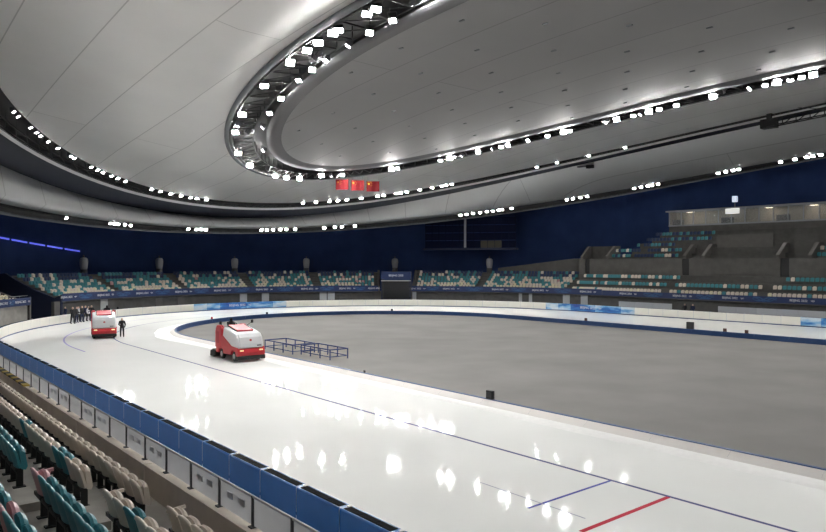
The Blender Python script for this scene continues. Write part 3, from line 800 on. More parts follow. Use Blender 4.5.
for x0, x1, lab in ((619, 672, 'long white board standing behind the crash pads by a dark doorway'), (718, 900, 'very long white board standing behind the crash pads under the far stand')):
    s0, s1 = s_of_px(x0, 37.5, 1.2), (s_of_px(x1, 37.5, 1.2) if x1 < 826 else 225)
    root = empty('white_board', pos(37.5, (s0 + s1)/2)[0], 0, label=lab, cat='board'); T = Matrix.Translation(pos(37.5, (s0 + s1)/2)[0]).inverted()
    n = max(2, int((s1 - s0)/2.2))
    for i in range(n):
        a, b = s0 + (s1 - s0)*i/n, s0 + (s1 - s0)*(i + 1)/n
        mb = MB(); mb.sweep([(37.5, 0.0), (37.45, 0.02), (37.45, 1.5), (37.52, 1.5), (37.52, 0.0)], [a + 0.015, b - 0.015], caps=True)
        o = mb.obj('panel', 'lightgrey', root); o.matrix_parent_inverse = T

# black portal in the end stand
p, a = pos(38.3, 130.8)
PT = empty('portal', p, a, label='black slatted entrance portal with blue lettered header in the end stand', cat='portal')
W = 2.35
mb = MB(); mb.box(0, 4, -W, -W + 0.18, 0, 5.2); mb.box(0, 4, W - 0.18, W, 0, 5.2); mb.box(0, 4, -W, W, 5.05, 5.2); mb.obj('frame', 'darknavy', PT)
mb = MB(); mb.box(-0.08, 0.1, -W, W, 4.05, 5.2); h = mb.obj('header', 'banner', PT)
mb = MB(); mb.box(-0.16, 0.1, -W, W, 3.72, 3.86); mb.obj('lip', 'lightgrey', PT)
me = text_mesh('BEIJING 2022', 0.42); me.materials.clear(); me.materials.append(M['white'])
o = link('letters', me, h, (-0.1, 0, 4.62)); o.rotation_euler = (PI/2, 0, -PI/2)
for i in range(12):
    mb = MB(); mb.box(0.1, 0.16, -W + 0.18, W - 0.18, i*0.31, i*0.31 + 0.28); mb.obj('slat', 'black', PT)
for s0, s1, mk in ((126.4, 126.8, 'concrete'), (134.2, 134.6, 'concrete'), (45.3, 45.7, 'concrete'), (53.1, 53.5, 'darknavy')):
    mb = MB()
    prof = [(RS, 0), (RS, 2.9)] + [(ROWR[k], ROWZ[k] + 0.45) for k in range(9)] + [(48.5, 5.3), (53, 5.3), (53, 0)]
    mb.sweep(prof, [s0, s1], caps=True); mb.obj('stand_side_wall', mk, kind='structure', label='sloping concrete side wall of a stand block', cat='wall', group='stand side walls')

# ------------------------------------------------------------------ seats
def seat_parts(detail=True):
    """local: +x away from the ice (behind), y along the row, z up from the step"""
    w = 0.225
    bk = MB(); rows = []
    for j in range(9):
        t = -1 + 2*j/8
        top = 0.83 - 0.085*abs(t)**2.6
        x = 0.045*(1 - t*t)
        rows.append([(-0.06 + x, t*w, 0.40), (-0.02 + x, t*w, 0.56), (0.02 + x, t*w, 0.70), (0.045 + x, t*w, top - 0.02), (0.03 + x, t*w, top),
                     (-0.01 + x, t*w, top - 0.02), (-0.03 + x, t*w, 0.68), (-0.10 + x, t*w, 0.42)])
    bk.grid(rows); bk.face(rows[0]); bk.face(rows[-1][::-1])
    pan = MB(); rows = []
    for j in range(7):
        t = -1 + 2*j/6; top = 0.76 - 0.07*abs(t)**3
        rows.append([(-0.10, t*w*0.93, 0.38), (-0.07, t*w*0.93, top), (-0.11, t*w*0.93, top + 0.015), (-0.16, t*w*0.93, top - 0.02), (-0.20, t*w*0.93, 0.42), (-0.17, t*w*0.93, 0.36)])
    pan.grid(rows); pan.face(rows[0]); pan.face(rows[-1][::-1])
    sup = MB(); sup.box(-0.16, -0.05, -0.025, 0.025, 0.0, 0.40); sup.box(-0.2, 0.0, -0.06, 0.06, 0, 0.025); sup.box(-0.05, 0.0, -0.22, 0.22, 0.34, 0.40)
    arm = MB(); 
    arm.bar((0.02, -w - 0.03, 0.66), (-0.30, -w - 0.05, 0.68), 0.05); arm.bar((-0.24, -w - 0.04, 0.66), (-0.12, -w - 0.02, 0.38), 0.035)
    return bk, pan, sup, arm
bk, pan, sup, arm = seat_parts()
SEATCOL = ['cream', 'teal', 'pink', 'navyseat', 'yellowseat']
SM = {c: (bk.mesh('backrest', [c], True), pan.mesh('seat_pan', [c]), arm.mesh('armrest', [c])) for c in SEATCOL}
SUPM = sup.mesh('support', ['black'])
FARV = MB()
FARV.v = []
fb = MB()
w = 0.2
fb.grid([[(-0.02, -w, 0.40), (0.05, -w, 0.78), (0.0, -w, 0.78), (-0.07, -w, 0.40)], [(-0.02, -w*0.5, 0.40), (0.05, -w*0.5, 0.83), (0.0, -w*0.5, 0.83), (-0.07, -w*0.5, 0.40)],
         [(-0.02, w*0.5, 0.40), (0.05, w*0.5, 0.83), (0.0, w*0.5, 0.83), (-0.07, w*0.5, 0.40)], [(-0.02, w, 0.40), (0.05, w, 0.78), (0.0, w, 0.78), (-0.07, w, 0.40)]])
fb.box(-0.17, -0.09, -w*0.92, w*0.92, 0.36, 0.74)
FARM = {c: fb.mesh('far_seat', [c]) for c in SEATCOL}
SEATS = []      # (distance, R, s, z, colour, where, near?)
NAMES = dict(cream='cream', teal='teal', pink='dusty pink', navyseat='navy blue', yellowseat='ivory yellow')
def add_seat(R, s, z, c, where):
    p, a = pos(R, s); SEATS.append(((Vector((p.x, p.y, z)) - Vector((0, 0, CAMH))).length, p, a, z, c, where))
# near stand: rows 1-4 in view, aisle at about y = 12.5
ROWNAME = ['front', 'second', 'third', 'fourth']
for k, (up, dn) in enumerate(((13.19, 11.33), (13.64, 11.75), (14.55, 12.59), (15.4, 13.3))):
    for i in range(90):
        yy = up + 0.52*i
        if yy > 58.5: break
        if k == 0: c = 'cream'
        elif k == 1: c = 'teal' if i in (2, 3, 9) else 'cream'
        elif k == 2: c = 'teal' if random.random() < 0.9 else 'cream'
        else: c = 'teal' if random.random() < 0.7 else 'pink'
        uv = project((XC - ROWR[k], yy, ROWZ[k] + 0.6))
        if uv is None or uv[0] < -25 or uv[0] > 830: continue
        add_seat(ROWR[k], yy - YC, ROWZ[k], c, ('near', ROWNAME[k], 'beyond', False))
    for i in range(14):
        yy = dn - 0.52*i
        uv = project((XC - ROWR[k], yy, ROWZ[k] + 0.6))
        if uv is None or uv[1] > 575: break
        if k == 0: c = 'cream'
        elif k == 1: c = 'teal' if i == 2 else 'cream'
        elif k == 2: c = 'pink' if i == 0 else 'teal'
        else: c = 'pink' if i in (6,) else 'teal'
        add_seat(ROWR[k], yy - YC, ROWZ[k], c, ('near', ROWNAME[k], 'before', i == 0))
# end stand
AIS = [53.3, 68.7, 83.4, 98.0, 112.8, 126.6], [134.4, 149.7, 170.3]
def mix(k, rnd):
    if k <= 1: return 'yellowseat' if rnd < 0.45 else ('cream' if rnd < 0.85 else 'teal')
    if k == 2: return 'cream' if rnd < 0.55 else ('teal' if rnd < 0.9 else 'yellowseat')
    if k <= 5: return 'teal' if rnd < 0.60 else ('cream' if rnd < 0.975 else 'pink')
    return 'navyseat' if rnd < 0.6 else ('teal' if rnd < 0.9 else 'cream')
def block(a, b, rows, where, shift=0.0):
    for k in rows:
        R = ROWR[k]; da = math.degrees(0.52/R)
        u = a + 0.9 + shift*k; v = b - 0.9 + shift*k*0
        n = int((v - u)/da)
        for i in range(n):
            add_seat(R, u + (i + 0.5)*(v - u)/n, ROWZ[k], mix(k, random.random()), where)
blocks = []
for L in AIS:
    for a, b in zip(L, L[1:]): block(a, b, range(8), ('end', '', ''))
block(24, 44.6, range(8), ('left', '', ''))
# far long stand
def lrow(R, z, s0, s1, pal, where):
    n = int((s1 - s0)/0.53)
    for i in range(n):
        r = random.random(); acc = 0
        for c, pr in pal:
            acc += pr
            if r < acc: add_seat(R, s0 + (i + 0.5)*(s1 - s0)/n, z, c, where); break
def spx(x, R=40.5, z=3.5): return s_of_px(x, R, z)
W_ = ('long', '', '')
for s0, s1 in ((172.0, spx(664)), (spx(672), spx(760)), (spx(770), 226)):
    lrow(39.9, 2.35, s0, s1, (('cream', 0.72), ('yellowseat', 0.16), ('teal', 0.1)), W_)
    lrow(41.25, 3.2, s0, s1, (('teal', 0.72), ('cream', 0.25)), W_)
lrow(42.6, 4.15, 172.5, spx(672), (('teal', 0.7), ('cream', 0.27)), W_)
lrow(42.6, 4.15, spx(778), 226, (('teal', 0.85), ('cream', 0.1), ('pink', 0.05)), W_)
U_ = ('upper', '', '')
for k in (0, 1): lrow(UR[k], UZ[k], spx(610, 46, 8), spx(681, 46, 8), (('navyseat', 0.45), ('teal', 0.45), ('cream', 0.06)), U_)
for k in (2, 3, 4): lrow(UR[k], UZ[k], spx(640 + 6*(k - 2), 48, 10), spx(679 if k == 2 else 712, 48, 10), (('navyseat', 0.6), ('teal', 0.38)), U_)
for k in (0, 1): lrow(UR[k], UZ[k], spx(814, 46, 8), 226, (('teal', 0.9), ('cream', 0.05)), U_)
SEATS.sort(key=lambda t: t[0])
def seat_label(c, wh):
    n = NAMES[c]
    if wh[0] == 'near':
        side = 'beyond the stair aisle' if wh[2] == 'beyond' else 'on the short side of the aisle'
        return f'{n} seat, {wh[1]} row of the near stand, {side}', f'{n} seats of the {wh[1]} near row {side}'
    d = dict(end='in the rows of the curved end stand', left='in the stand beside the dark gap', long='in the wide lower rows of the far long stand', upper='in the upper tier of the far long stand')[wh[0]]
    return f'small {n} plastic stadium seat {d}', f'{n} seats {d}'
stuff = MB()
for i, (d, p, a, z, c, wh) in enumerate(SEATS):
    if i < 300:
        lab, grp = seat_label(c, wh)
        if wh[0] == 'near':
            o = empty('stadium_seat', (p.x, p.y, z), a, label=lab, cat='seat', group=grp)
            m_ = SM[c]; link('backrest', m_[0], o); link('seat_pan', m_[1], o); link('support', SUPM, o)
            if wh[3]: link('armrest', m_[2], o)
        else:
            link('stadium_seat', FARM[c], None, (p.x, p.y, z), a, label=lab, cat='seat', group=grp)
    else:
        T = Matrix.Translation((p.x, p.y, z)) @ Matrix.Rotation(a, 4, 'Z'); o = len(stuff.v)
        stuff.v += [tuple(T @ Vector(v)) for v in fb.v]; stuff.f += [tuple(o + k for k in f) for f in fb.f]; stuff.m += [SEATCOL.index(c)]*len(fb.f)
stuff.obj('distant_seats', SEATCOL, kind='stuff', label='rows of small mixed teal, cream and navy seats filling the far stands', cat='seats')
# stair flights in the aisles of the end stand
for th in AIS[0][1:-1] + AIS[1][1:-1]:
    root = empty('aisle_stairs', pos(40, th)[0], 0, label='concrete stair aisle between two seat blocks of the end stand', cat='stairs', group='stair aisles of the end stand'); T = Matrix.Translation(pos(40, th)[0]).inverted()
    for k in range(8):
        mb = MB(); mb.sweep([(ROWR[k] - 0.16, ROWZ[k] + 0.002), (ROWR[k] - 0.16, (ROWZ[k] + ROWZ[k + 1])/2), (ROWR[k] + 0.268, (ROWZ[k] + ROWZ[k + 1])/2), (ROWR[k] + 0.268, ROWZ[k] + 0.002)], [th - 0.8, th + 0.8], caps=True)
        o = mb.obj('step', 'concrete', root); o.matrix_parent_inverse = T
root = empty('aisle_stairs', (4, 12.5, 2), 0, label='concrete stair aisle between seat blocks of the near stand', cat='stairs')
for k, yy in enumerate((12.3, 12.7, 13.5, 14.3)):
    mb = MB(); mb.box(XC - ROWR[k] - 0.268 - 4, XC - ROWR[k] + 0.16 - 4, yy - 0.5 - 12.5, yy + 0.5 - 12.5, ROWZ[k] - 1.998, (ROWZ[k] + ROWZ[k + 1])/2 - 2); mb.obj('step', 'step_near_lit', root)

# ================================================================== THINGS ON THE END WALL
for x in (82, 158, 234, 306, 395, 490):
    s = s_of_px(x, 48, 6.5); p, a = pos(47.6, s)
    o = empty('air_diffuser', (p.x, p.y, 4.95), a, label='pale grey domed air diffuser drum behind the end stand', cat='air diffuser', group='domed air diffusers behind the end stand')
    mb = MB(); mb.lathe([(0.45, 0), (0.45, 0.8)], 14); mb.obj('pedestal', 'darkgrey', o, True)
    mb = MB(); mb.lathe([(0.0, 0.8), (0.42, 0.8), (0.5, 1.2), (0.56, 1.8), (0.52, 2.2), (0.35, 2.4), (0, 2.46)], 16); mb.obj('drum', 'dome', o, True)
    mb = MB(); mb.lathe([(0.0, 2.45), (0.1, 2.45), (0.1, 2.75), (0, 2.75)], 8); mb.obj('neck', 'darkgrey', o, True)
ls = empty('led_strip', pos(52.8, 60)[0], 0, label='sloping row of glowing blue light strips on the navy end wall', cat='light strip'); T = Matrix.Translation(pos(52.8, 60)[0]).inverted()
for k in range(9):
    u0 = 46 + k*2.9; u1 = u0 + 2.55
    if u1 > 71.8: break
    z = lambda s: 9.93 + (8.35 - 9.93)*(s - 58.8)/(71.5 - 58.8)
    mb = MB(); rows = [[(*pos(R, s)[0].xy, z(s) + d) for R, d in ((52.8, -0.10), (52.75, -0.10), (52.75, 0.10), (52.8, 0.10))] for s in (u0, (u0 + u1)/2, u1)]
    mb.grid(rows); o = mb.obj('light_segment', 'led', ls); o.matrix_parent_inverse = T
# unlit scoreboard with a row of lamps over it
pa, pb = pos(47.6, 136.3)[0], pos(47.6, 155.1)[0]
d = (pb - pa); Lw = d.length; ang = math.atan2(d.y, d.x)
SC = empty('scoreboard', (pa.x, pa.y, 9.1), ang, label='large unlit dark scoreboard on the navy wall beside the end stand', cat='scoreboard')
nx, nz, ph = 13, 4, 5.2
for i in range(nx):
    for j in range(nz):
        mb = MB(); mb.box(i*Lw/nx + 0.05, (i + 1)*Lw/nx - 0.05, 0, 0.12, j*ph/nz + 0.05, (j + 1)*ph/nz - 0.05)
        mb.obj('panel', 'brown' if (j == 0 and i in (8, 9, 10)) else 'screen', SC)
mb = MB()
for i in range(nx + 1): mb.bar((i*Lw/nx, 0.05, 0), (i*Lw/nx, 0.05, ph), 0.07)
mb.obj('frame', 'screen', SC)
mb = MB(); mb.box(-0.3, Lw + 0.3, -0.3, 0.4, -0.3, 0.0); mb.obj('walkway', 'darknavy', SC)
mb = MB(); mb.box(Lw*0.44, Lw*0.44 + 0.35, -0.35, -0.1, 0.1, ph + 0.2); mb.obj('duct', 'greywall', SC)

# ================================================================== ICE RESURFACERS
def prism(prof, y0, y1, mi=0):
    mb = MB()
    a = [(x, y0, z) for x, z in prof]; b = [(x, y1, z) for x, z in prof]
    mb.face(a, mi); mb.face(b[::-1], mi)
    for i in range(len(prof)): j = (i + 1) % len(prof); mb.face([a[i], b[i], b[j], a[j]], mi)
    return mb
def bobj(mb, name, mk, parent, w=0.05, seg=2):
    me = mb.mesh(name, [mk]); bm = bmesh.new(); bm.from_mesh(me); bmesh.ops.remove_doubles(bm, verts=bm.verts, dist=1e-4); bmesh.ops.recalc_face_normals(bm, faces=bm.faces); bm.to_mesh(me); bm.free()
    return link(name, bevel_mesh(me, w, seg), parent)
def wheel(parent, x, y):
    mb = MB(); n = 20
    rows = []
    for k in range(n + 1):
        t = 2*PI*k/n
        rows.append([(x + r*math.cos(t), y + yy, 0.36 + r*math.sin(t)) for r, yy in ((0.0, -0.12), (0.32, -0.12), (0.36, -0.08), (0.36, 0.08), (0.32, 0.12), (0.0, 0.12))])
    mb.grid(rows); o = mb.obj('wheel', 'rubber', parent)
    mb = MB(); s = 1 if y > 0 else -1
    rows = []
    for k in range(n + 1):
        t = 2*PI*k/n
        rows.append([(x + r*math.cos(t), y + s*yy, 0.36 + r*math.sin(t)) for r, yy in ((0.2, 0.122), (0.17, 0.14), (0.0, 0.145))])
    mb.grid(rows); mb.obj('hub', 'steel', o)
def resurfacer(loc, heading, label):
    T = empty('ice_resurfacer', loc, math.atan2(heading[1], heading[0]), label=label, cat='ice resurfacer')
    T.scale = (0.93, 0.96, 0.97)
    W = 1.05
    bobj(prism([(2.0, 0.42), (2.04, 0.66), (1.95, 0.92), (-1.75, 0.92), (-1.75, 0.45), (-1.35, 0.42), (-1.28, 0.7), (-0.9, 0.82), (-0.52, 0.7), (-0.45, 0.42), (0.82, 0.42), (0.89, 0.7), (1.25, 0.82), (1.6, 0.7), (1.68, 0.42)], -W, W), 'lower_body', 'red', T, 0.03)
    bobj(prism([(1.93, 0.94), (1.89, 1.25), (1.75, 1.68), (1.50, 1.94), (1.0, 2.06), (-0.5, 2.32), (-0.85, 1.2), (-0.85, 0.94)], -W + 0.04, W - 0.04), 'snow_tank', 'truckwhite', T, 0.13, 3)
    # raised white front cover panel on the tank nose
    bobj(prism([(1.97, 1.0), (1.94, 1.26), (1.80, 1.69), (1.58, 1.92), (1.54, 1.88), (1.74, 1.66), (1.87, 1.24), (1.90, 1.0)], -W + 0.22, W - 0.22), 'front_cover', 'truckwhite', T, 0.012, 1)
    for s in (-1, 1):      # red side sash running from the deck down to the nose
        bobj(prism([(-0.9, 2.10), (-0.55, 2.38), (-0.1, 2.30), (1.5, 1.05), (1.93, 0.98), (1.93, 0.86), (0.4, 0.86), (-0.9, 1.35)], s*(W - 0.05), s*(W + 0.012)) if False else
             prism([(-0.85, 0.92), (-0.85, 1.6), (-0.55, 1.7), (0.9, 1.08), (1.90, 1.00), (1.92, 0.90)], min(s*(W - 0.06), s*(W + 0.012)), max(s*(W - 0.06), s*(W + 0.012))), 'side_sash', 'red', T, 0.008, 1)
        bobj(prism([(-1.9, 0.75), (-1.9, 1.95), (-1.65, 2.40), (-1.05, 2.42), (-0.75, 2.15), (-0.75, 0.75)], min(s*0.72, s*(W + 0.02)), max(s*0.72, s*(W + 0.02))), 'rear_column', 'red', T, 0.11, 3)
        mb = MB(); mb.box(-1.72, -1.10, s*(W + 0.018) - 0.012, s*(W + 0.018) + 0.012, 1.1, 1.95); bobj(mb, 'side_grille', mat('grille', (0.38, 0.02, 0.03), 0.6) if 'grille' not in M else M['grille'], T, 0.008, 1)
        mb = MB(); mb.box(1.98, 2.06, s*0.74 - 0.14, s*0.74 + 0.14, 0.76, 0.85); bobj(mb, 'headlight', 'headlight', T, 0.02, 1)
        wheel(T, 1.25, s*0.86); wheel(T, -0.9, s*0.86)
        mb = MB(); mb.bar((-0.75, s*0.95, 2.3), (-0.45, s*1.22, 2.62), 0.035, n=6); bobj(mb, 'mirror_arm', 'black', T, 0.004, 1)
        mb = MB(); mb.box(-0.5, -0.42, s*1.24 - 0.09, s*1.24 + 0.09, 2.5, 2.74); bobj(mb, 'mirror', 'black', T, 0.03, 1)
    mb = MB(); mb.box(1.55, 2.10, -W, W, 0.16, 0.44); bobj(mb, 'bumper', 'rubber', T, 0.05)
    bobj(prism([(-0.55, 2.25), (-0.55, 2.44), (1.0, 2.15), (1.0, 2.02)], -0.62, 0.62), 'top_deck', 'red', T, 0.03)
    mb = MB(); mb.bar((-0.5, -0.66, 2.40), (0.9, -0.66, 2.13), 0.06); mb.bar((-0.5, 0.66, 2.40), (0.9, 0.66, 2.13), 0.06); mb.obj('deck_trim', 'black', T)
    mb = MB(); mb.box(-1.75, -0.85, -0.72, 0.72, 0.9, 1.55); bobj(mb, 'driver_floor', 'red', T, 0.04)
    mb = MB(); mb.box(-1.55, -1.05, -0.3, 0.3, 1.55, 1.75); mb.box(-1.68, -1.55, -0.3, 0.3, 1.6, 2.2); bobj(mb, 'driver_seat', 'black', T, 0.04)
    mb = MB(); mb.bar((-0.7, 0, 1.6), (-0.82, 0, 2.35), 0.05, n=6); n = 16
    for k in range(n):
        t, t2 = 2*PI*k/n, 2*PI*(k + 1)/n
        f = lambda t: (-0.84 + 0.06*math.cos(t), 0.2*math.sin(t), 2.38 + 0.17*math.cos(t))
        mb.bar(f(t), f(t2), 0.03)
    mb.obj('steering_wheel', 'black', T)
    bobj(prism([(-1.8, 0.12), (-1.8, 0.55), (-2.3, 0.62), (-2.75, 0.45), (-2.8, 0.06), (-2.1, 0.04)], -1.08, 1.08), 'conditioner_sled', 'rubber', T, 0.04)
    mb = MB()
    for s in (-1, 1): mb.bar((-1.7, s*0.6, 0.8), (-2.3, s*0.6, 0.5), 0.08); mb.bar((-2.25, s*0.75, 0.5), (-2.25, s*0.75, 1.1), 0.06)
    mb.obj('lift_arm', 'steel', T)
    # round emblem on the nose and a short dark nameplate
    mb = MB(); n = 18; T2 = Matrix.Translation((1.872, 0, 1.5)) @ Matrix.Rotation(-math.atan2(0.14, 0.43), 4, 'Y')
    mb.face([T2 @ Vector((0.006, 0.10*math.cos(2*PI*k/n), 0.07*math.sin(2*PI*k/n))) for k in range(n)]); mb.obj('emblem', 'red', T)
    mb = MB(); mb.face([(1.968, 0.45, 1.08), (1.968, 0.78, 1.08), (1.962, 0.78, 1.15), (1.962, 0.45, 1.15)]); mb.obj('nameplate', 'darkgrey', T)
    return T
M['grille'] = mat('grille', (0.38, 0.02, 0.03), 0.6)
h1 = Vector((0.0, -1.0)).normalized()
t1c = Vector((21.98, 46.15, 0))
resurfacer(t1c, h1, 'red and white ice resurfacer beside the inner border near the blue frames')
h2 = Vector((-0.25, -0.97)).normalized()
t2c = Vector((18.95, 67.5, 0))
resurfacer(t2c, h2, 'red and white ice resurfacer driving head on past the group of people')

# ================================================================== PEOPLE
def person_mesh(name, joints, edges, radii, mats, rule):
    me = bpy.data.meshes.new(name); me.from_pydata(joints, edges, [])
    o = bpy.data.objects.new('tmp_person', me); COL.objects.link(o)
    md = o.modifiers.new('skin', 'SKIN')
    for i, r in enumerate(radii): me.skin_vertices[0].data[i].radius = (r if isinstance(r, tuple) else (r, r))
    me.skin_vertices[0].data[0].use_root = True
    md.use_smooth_shade = True
    sb = o.modifiers.new('sub', 'SUBSURF'); sb.levels = 2; sb.render_levels = 2
    dg = bpy.context.evaluated_depsgraph_get()
    out = bpy.data.meshes.new_from_object(o.evaluated_get(dg)); bpy.data.objects.remove(o)
    for k in mats: out.materials.append(M[k])
    for pl in out.polygons: pl.material_index = rule(pl.center); pl.use_smooth = True
    return out
def standing(name, mats, la=0.0, ra=0.0, stride=0.08, bend=0.0):
    J = [(0, 0, 0.95), (0.0, 0, 1.15), (0.0, 0, 1.38), (0.01, 0, 1.50), (0.02, 0, 1.60), (0.025, 0, 1.72),   # 0-5 pelvis..head
         (stride*0.3, 0.10, 0.90), (stride + 0.03, 0.12, 0.50), (stride - 0.02, 0.13, 0.09), (stride + 0.16, 0.14, 0.045),
         (-stride*0.3, -0.10, 0.90), (-stride + 0.03, -0.12, 0.50), (-stride - 0.04, -0.13, 0.09), (-stride + 0.14, -0.14, 0.045),
         (0, 0.19, 1.40), (-0.02 + la*0.1, 0.27, 1.13), (0.10 + la*0.22, 0.26 - la*0.1, 0.90 + la*0.22), (0.13 + la*0.27, 0.25 - la*0.12, 0.80 + la*0.25),
         (0, -0.19, 1.40), (-0.02 + ra*0.1, -0.27, 1.13), (0.10 + ra*0.22, -0.26 + ra*0.1, 0.90 + ra*0.22), (0.13 + ra*0.27, -0.25 + ra*0.12, 0.80 + ra*0.25)]
    E = [(0, 1), (1, 2), (2, 3), (3, 4), (4, 5), (0, 6), (6, 7), (7, 8), (8, 9), (0, 10), (10, 11), (11, 12), (12, 13), (2, 14), (14, 15), (15, 16), (16, 17), (2, 18), (18, 19), (19, 20), (20, 21)]
    Rr = [(0.15, 0.12), (0.16, 0.125), (0.17, 0.12), 0.062, 0.10, 0.09, 0.105, 0.078, 0.06, 0.05, 0.105, 0.078, 0.06, 0.05, 0.085, 0.068, 0.05, 0.04, 0.085, 0.068, 0.05, 0.04]
    def rule(c):
        if c.z > 1.50:
            return 3 if (c.z > 1.715 or c.x < -0.01) else 2
        if c.z < 0.86 and abs(c.y) > 0.2: return 2
        return 1 if c.z < 0.88 else 0
    return person_mesh(name, J, E, Rr, mats, rule)
def seated(name, mats):
    J = [(0, 0, 0.0), (-0.03, 0, 0.22), (0.0, 0, 0.46), (0.02, 0, 0.58), (0.05, 0, 0.68), (0.06, 0, 0.80),
         (0.12, 0.11, -0.02), (0.48, 0.14, 0.02), (0.52, 0.14, -0.38), (0.66, 0.14, -0.42), (0.12, -0.11, -0.02), (0.48, -0.14, 0.02), (0.52, -0.14, -0.38), (0.66, -0.14, -0.42),
         (0, 0.20, 0.46), (0.14, 0.27, 0.24), (0.40, 0.20, 0.30), (0.50, 0.16, 0.34), (0, -0.20, 0.46), (0.14, -0.27, 0.24), (0.40, -0.20, 0.30), (0.50, -0.16, 0.34)]
    E = [(0, 1), (1, 2), (2, 3), (3, 4), (4, 5), (0, 6), (6, 7), (7, 8), (8, 9), (0, 10), (10, 11), (11, 12), (12, 13), (2, 14), (14, 15), (15, 16), (16, 17), (2, 18), (18, 19), (19, 20), (20, 21)]
    Rr = [(0.16, 0.13), (0.17, 0.13), (0.18, 0.125), 0.065, 0.105, 0.095, 0.1, 0.08, 0.06, 0.05, 0.1, 0.08, 0.06, 0.05, 0.09, 0.07, 0.05, 0.04, 0.09, 0.07, 0.05, 0.04]
    def rule(c):
        if c.z > 0.58: return 3 if (c.z > 0.78 or c.x < 0.02) else 2
        if c.x > 0.46 and c.z > 0.2: return 2
        return 1 if c.z < 0.06 else 0
    return person_mesh(name, J, E, Rr, mats, rule)
PM = [standing('person_a', ['clothblack', 'clothblack', 'skin', 'hair'], 0.2, 0.9),
      standing('person_b', ['clothblack', 'clothnavy', 'skin', 'hair'], 0.9, 0.8, 0.05),
      standing('person_c', ['clothwhite', 'clothblack', 'skin', 'hair'], 0.1, 0.1, 0.12),
      standing('person_d', ['clothnavy', 'clothblack', 'skin', 'hair'], 0.7, 0.0, 0.10)]
DRV = seated('person_seated', ['clothblack', 'clothblack', 'hair', 'hair'])
DRVR = seated('person_seated_red', ['clothred', 'clothblack', 'skin', 'hair'])
def person(k, x, y, face, label, z=0.0, sc=1.0, group=None):
    o = link('person', PM[k] if isinstance(k, int) else k, None, (x, y, z), math.radians(face), label=label, cat='person', group=group); o.scale = (sc, sc, sc); return o
def drive(tc_, h, x, y, z, me, label):
    n = Vector((-h.y, h.x)); P = tc_.xy + h*x + n*y
    o = link('person', me, None, (P.x, P.y, z), math.atan2(h.y, h.x), label=label, cat='person'); return o
drive(t1c, h1, -1.32, 0, 1.98, DRV, 'driver in black on the ice resurfacer beside the blue frames')
drive(t2c, h2, -1.32, 0.3, 1.98, DRV, 'driver in black on the ice resurfacer seen head on')
person(0, 20.15, 66.2, -110, 'person in black standing beside the head on ice resurfacer')
# crew by the open gap in the padding, standing on the ice edge (x, y from the ice at their feet)
def at_px(px, R):   # foot of a person on the oval line R under picture column px
    return s_of_px(px, R, 0.8)
crew = [(72.5, 33.6, 0, 'black', 1.08), (76.5, 34.0, 1, 'black', 1.04), (78.6, 34.6, 2, 'white', 1.0), (81.8, 33.9, 1, 'black', 1.07), (85.2, 34.2, 3, 'navy', 1.05), (88.3, 34.0, 2, 'white', 0.98), (91.5, 33.8, 1, 'black', 1.05)]
CL = {0: 'person in black standing tallest at the gap in the crash pads', 1: 'person in black jacket among the group at the gap in the crash pads', 2: 'person in pale jacket between two dark dressed people at the crash pad gap', 3: 'person in dark navy jacket in the middle of the group by the crash pads'}
for px, R, k, c, sc in crew:
    s = at_px(px, R); p, a = pos(R, s)
    person(k, p.x, p.y, math.degrees(a) + 180 + random.uniform(-60, 60), CL[k], 0, sc, 'crew at the gap in the crash pads' if k in (1, 2) else None)
s = at_px(65.5, 36.3); p, a = pos(36.3, s); person(3, p.x, p.y, 200, 'dark dressed person standing behind the white crash pads left of the group', 0, 0.98)
s = -1.2; person(0, 8.75, 59.3, 40, 'person in black standing behind the blue backed crash pads at the bend', 0, 1.02)
for px, k in ((685, 1), (693, 3)):
    s = s_of_px(px, 36.6, 1.0); p, a = pos(36.6, s); person(k, p.x, p.y, math.degrees(a) + 180, 'dark dressed person behind the crash pads between the two white boards', -0.0, 0.97, 'people between the white boards')

# ================================================================== THINGS ON AND OVER THE INFIELD
def podium_frame(x0, x1, y0, y1, label):
    c = ((x0 + x1)/2, (y0 + y1)/2); o = empty('steel_frame', (*c, ZIN), 0, label=label, cat='frame')
    X, Y, H = (x1 - x0)/2, (y1 - y0)/2, 0.72
    for z, nm in ((H, 'top_rail'), (0.22, 'lower_rail')):
        for a, b in (((-X, -Y), (X, -Y)), ((X, -Y), (X, Y)), ((X, Y), (-X, Y)), ((-X, Y), (-X, -Y))):
            mb = MB(); mb.bar((*a, z), (*b, z), 0.075 if z > 0.5 else 0.05); mb.obj(nm, 'framblue', o)
    n = max(2, int((y1 - y0)/1.3))
    for sx in (-X, X):
        for i in range(n + 1):
            mb = MB(); mb.bar((sx, -Y + 2*Y*i/n, 0), (sx, -Y + 2*Y*i/n, H), 0.06); mb.obj('leg', 'framblue', o)
podium_frame(26.7, 28.6, 47.0, 51.4, 'open blue steel platform frame on the infield behind the ice resurfacer')
podium_frame(27.2, 28.7, 42.6, 46.6, 'open blue steel platform frame at the free end on the infield')
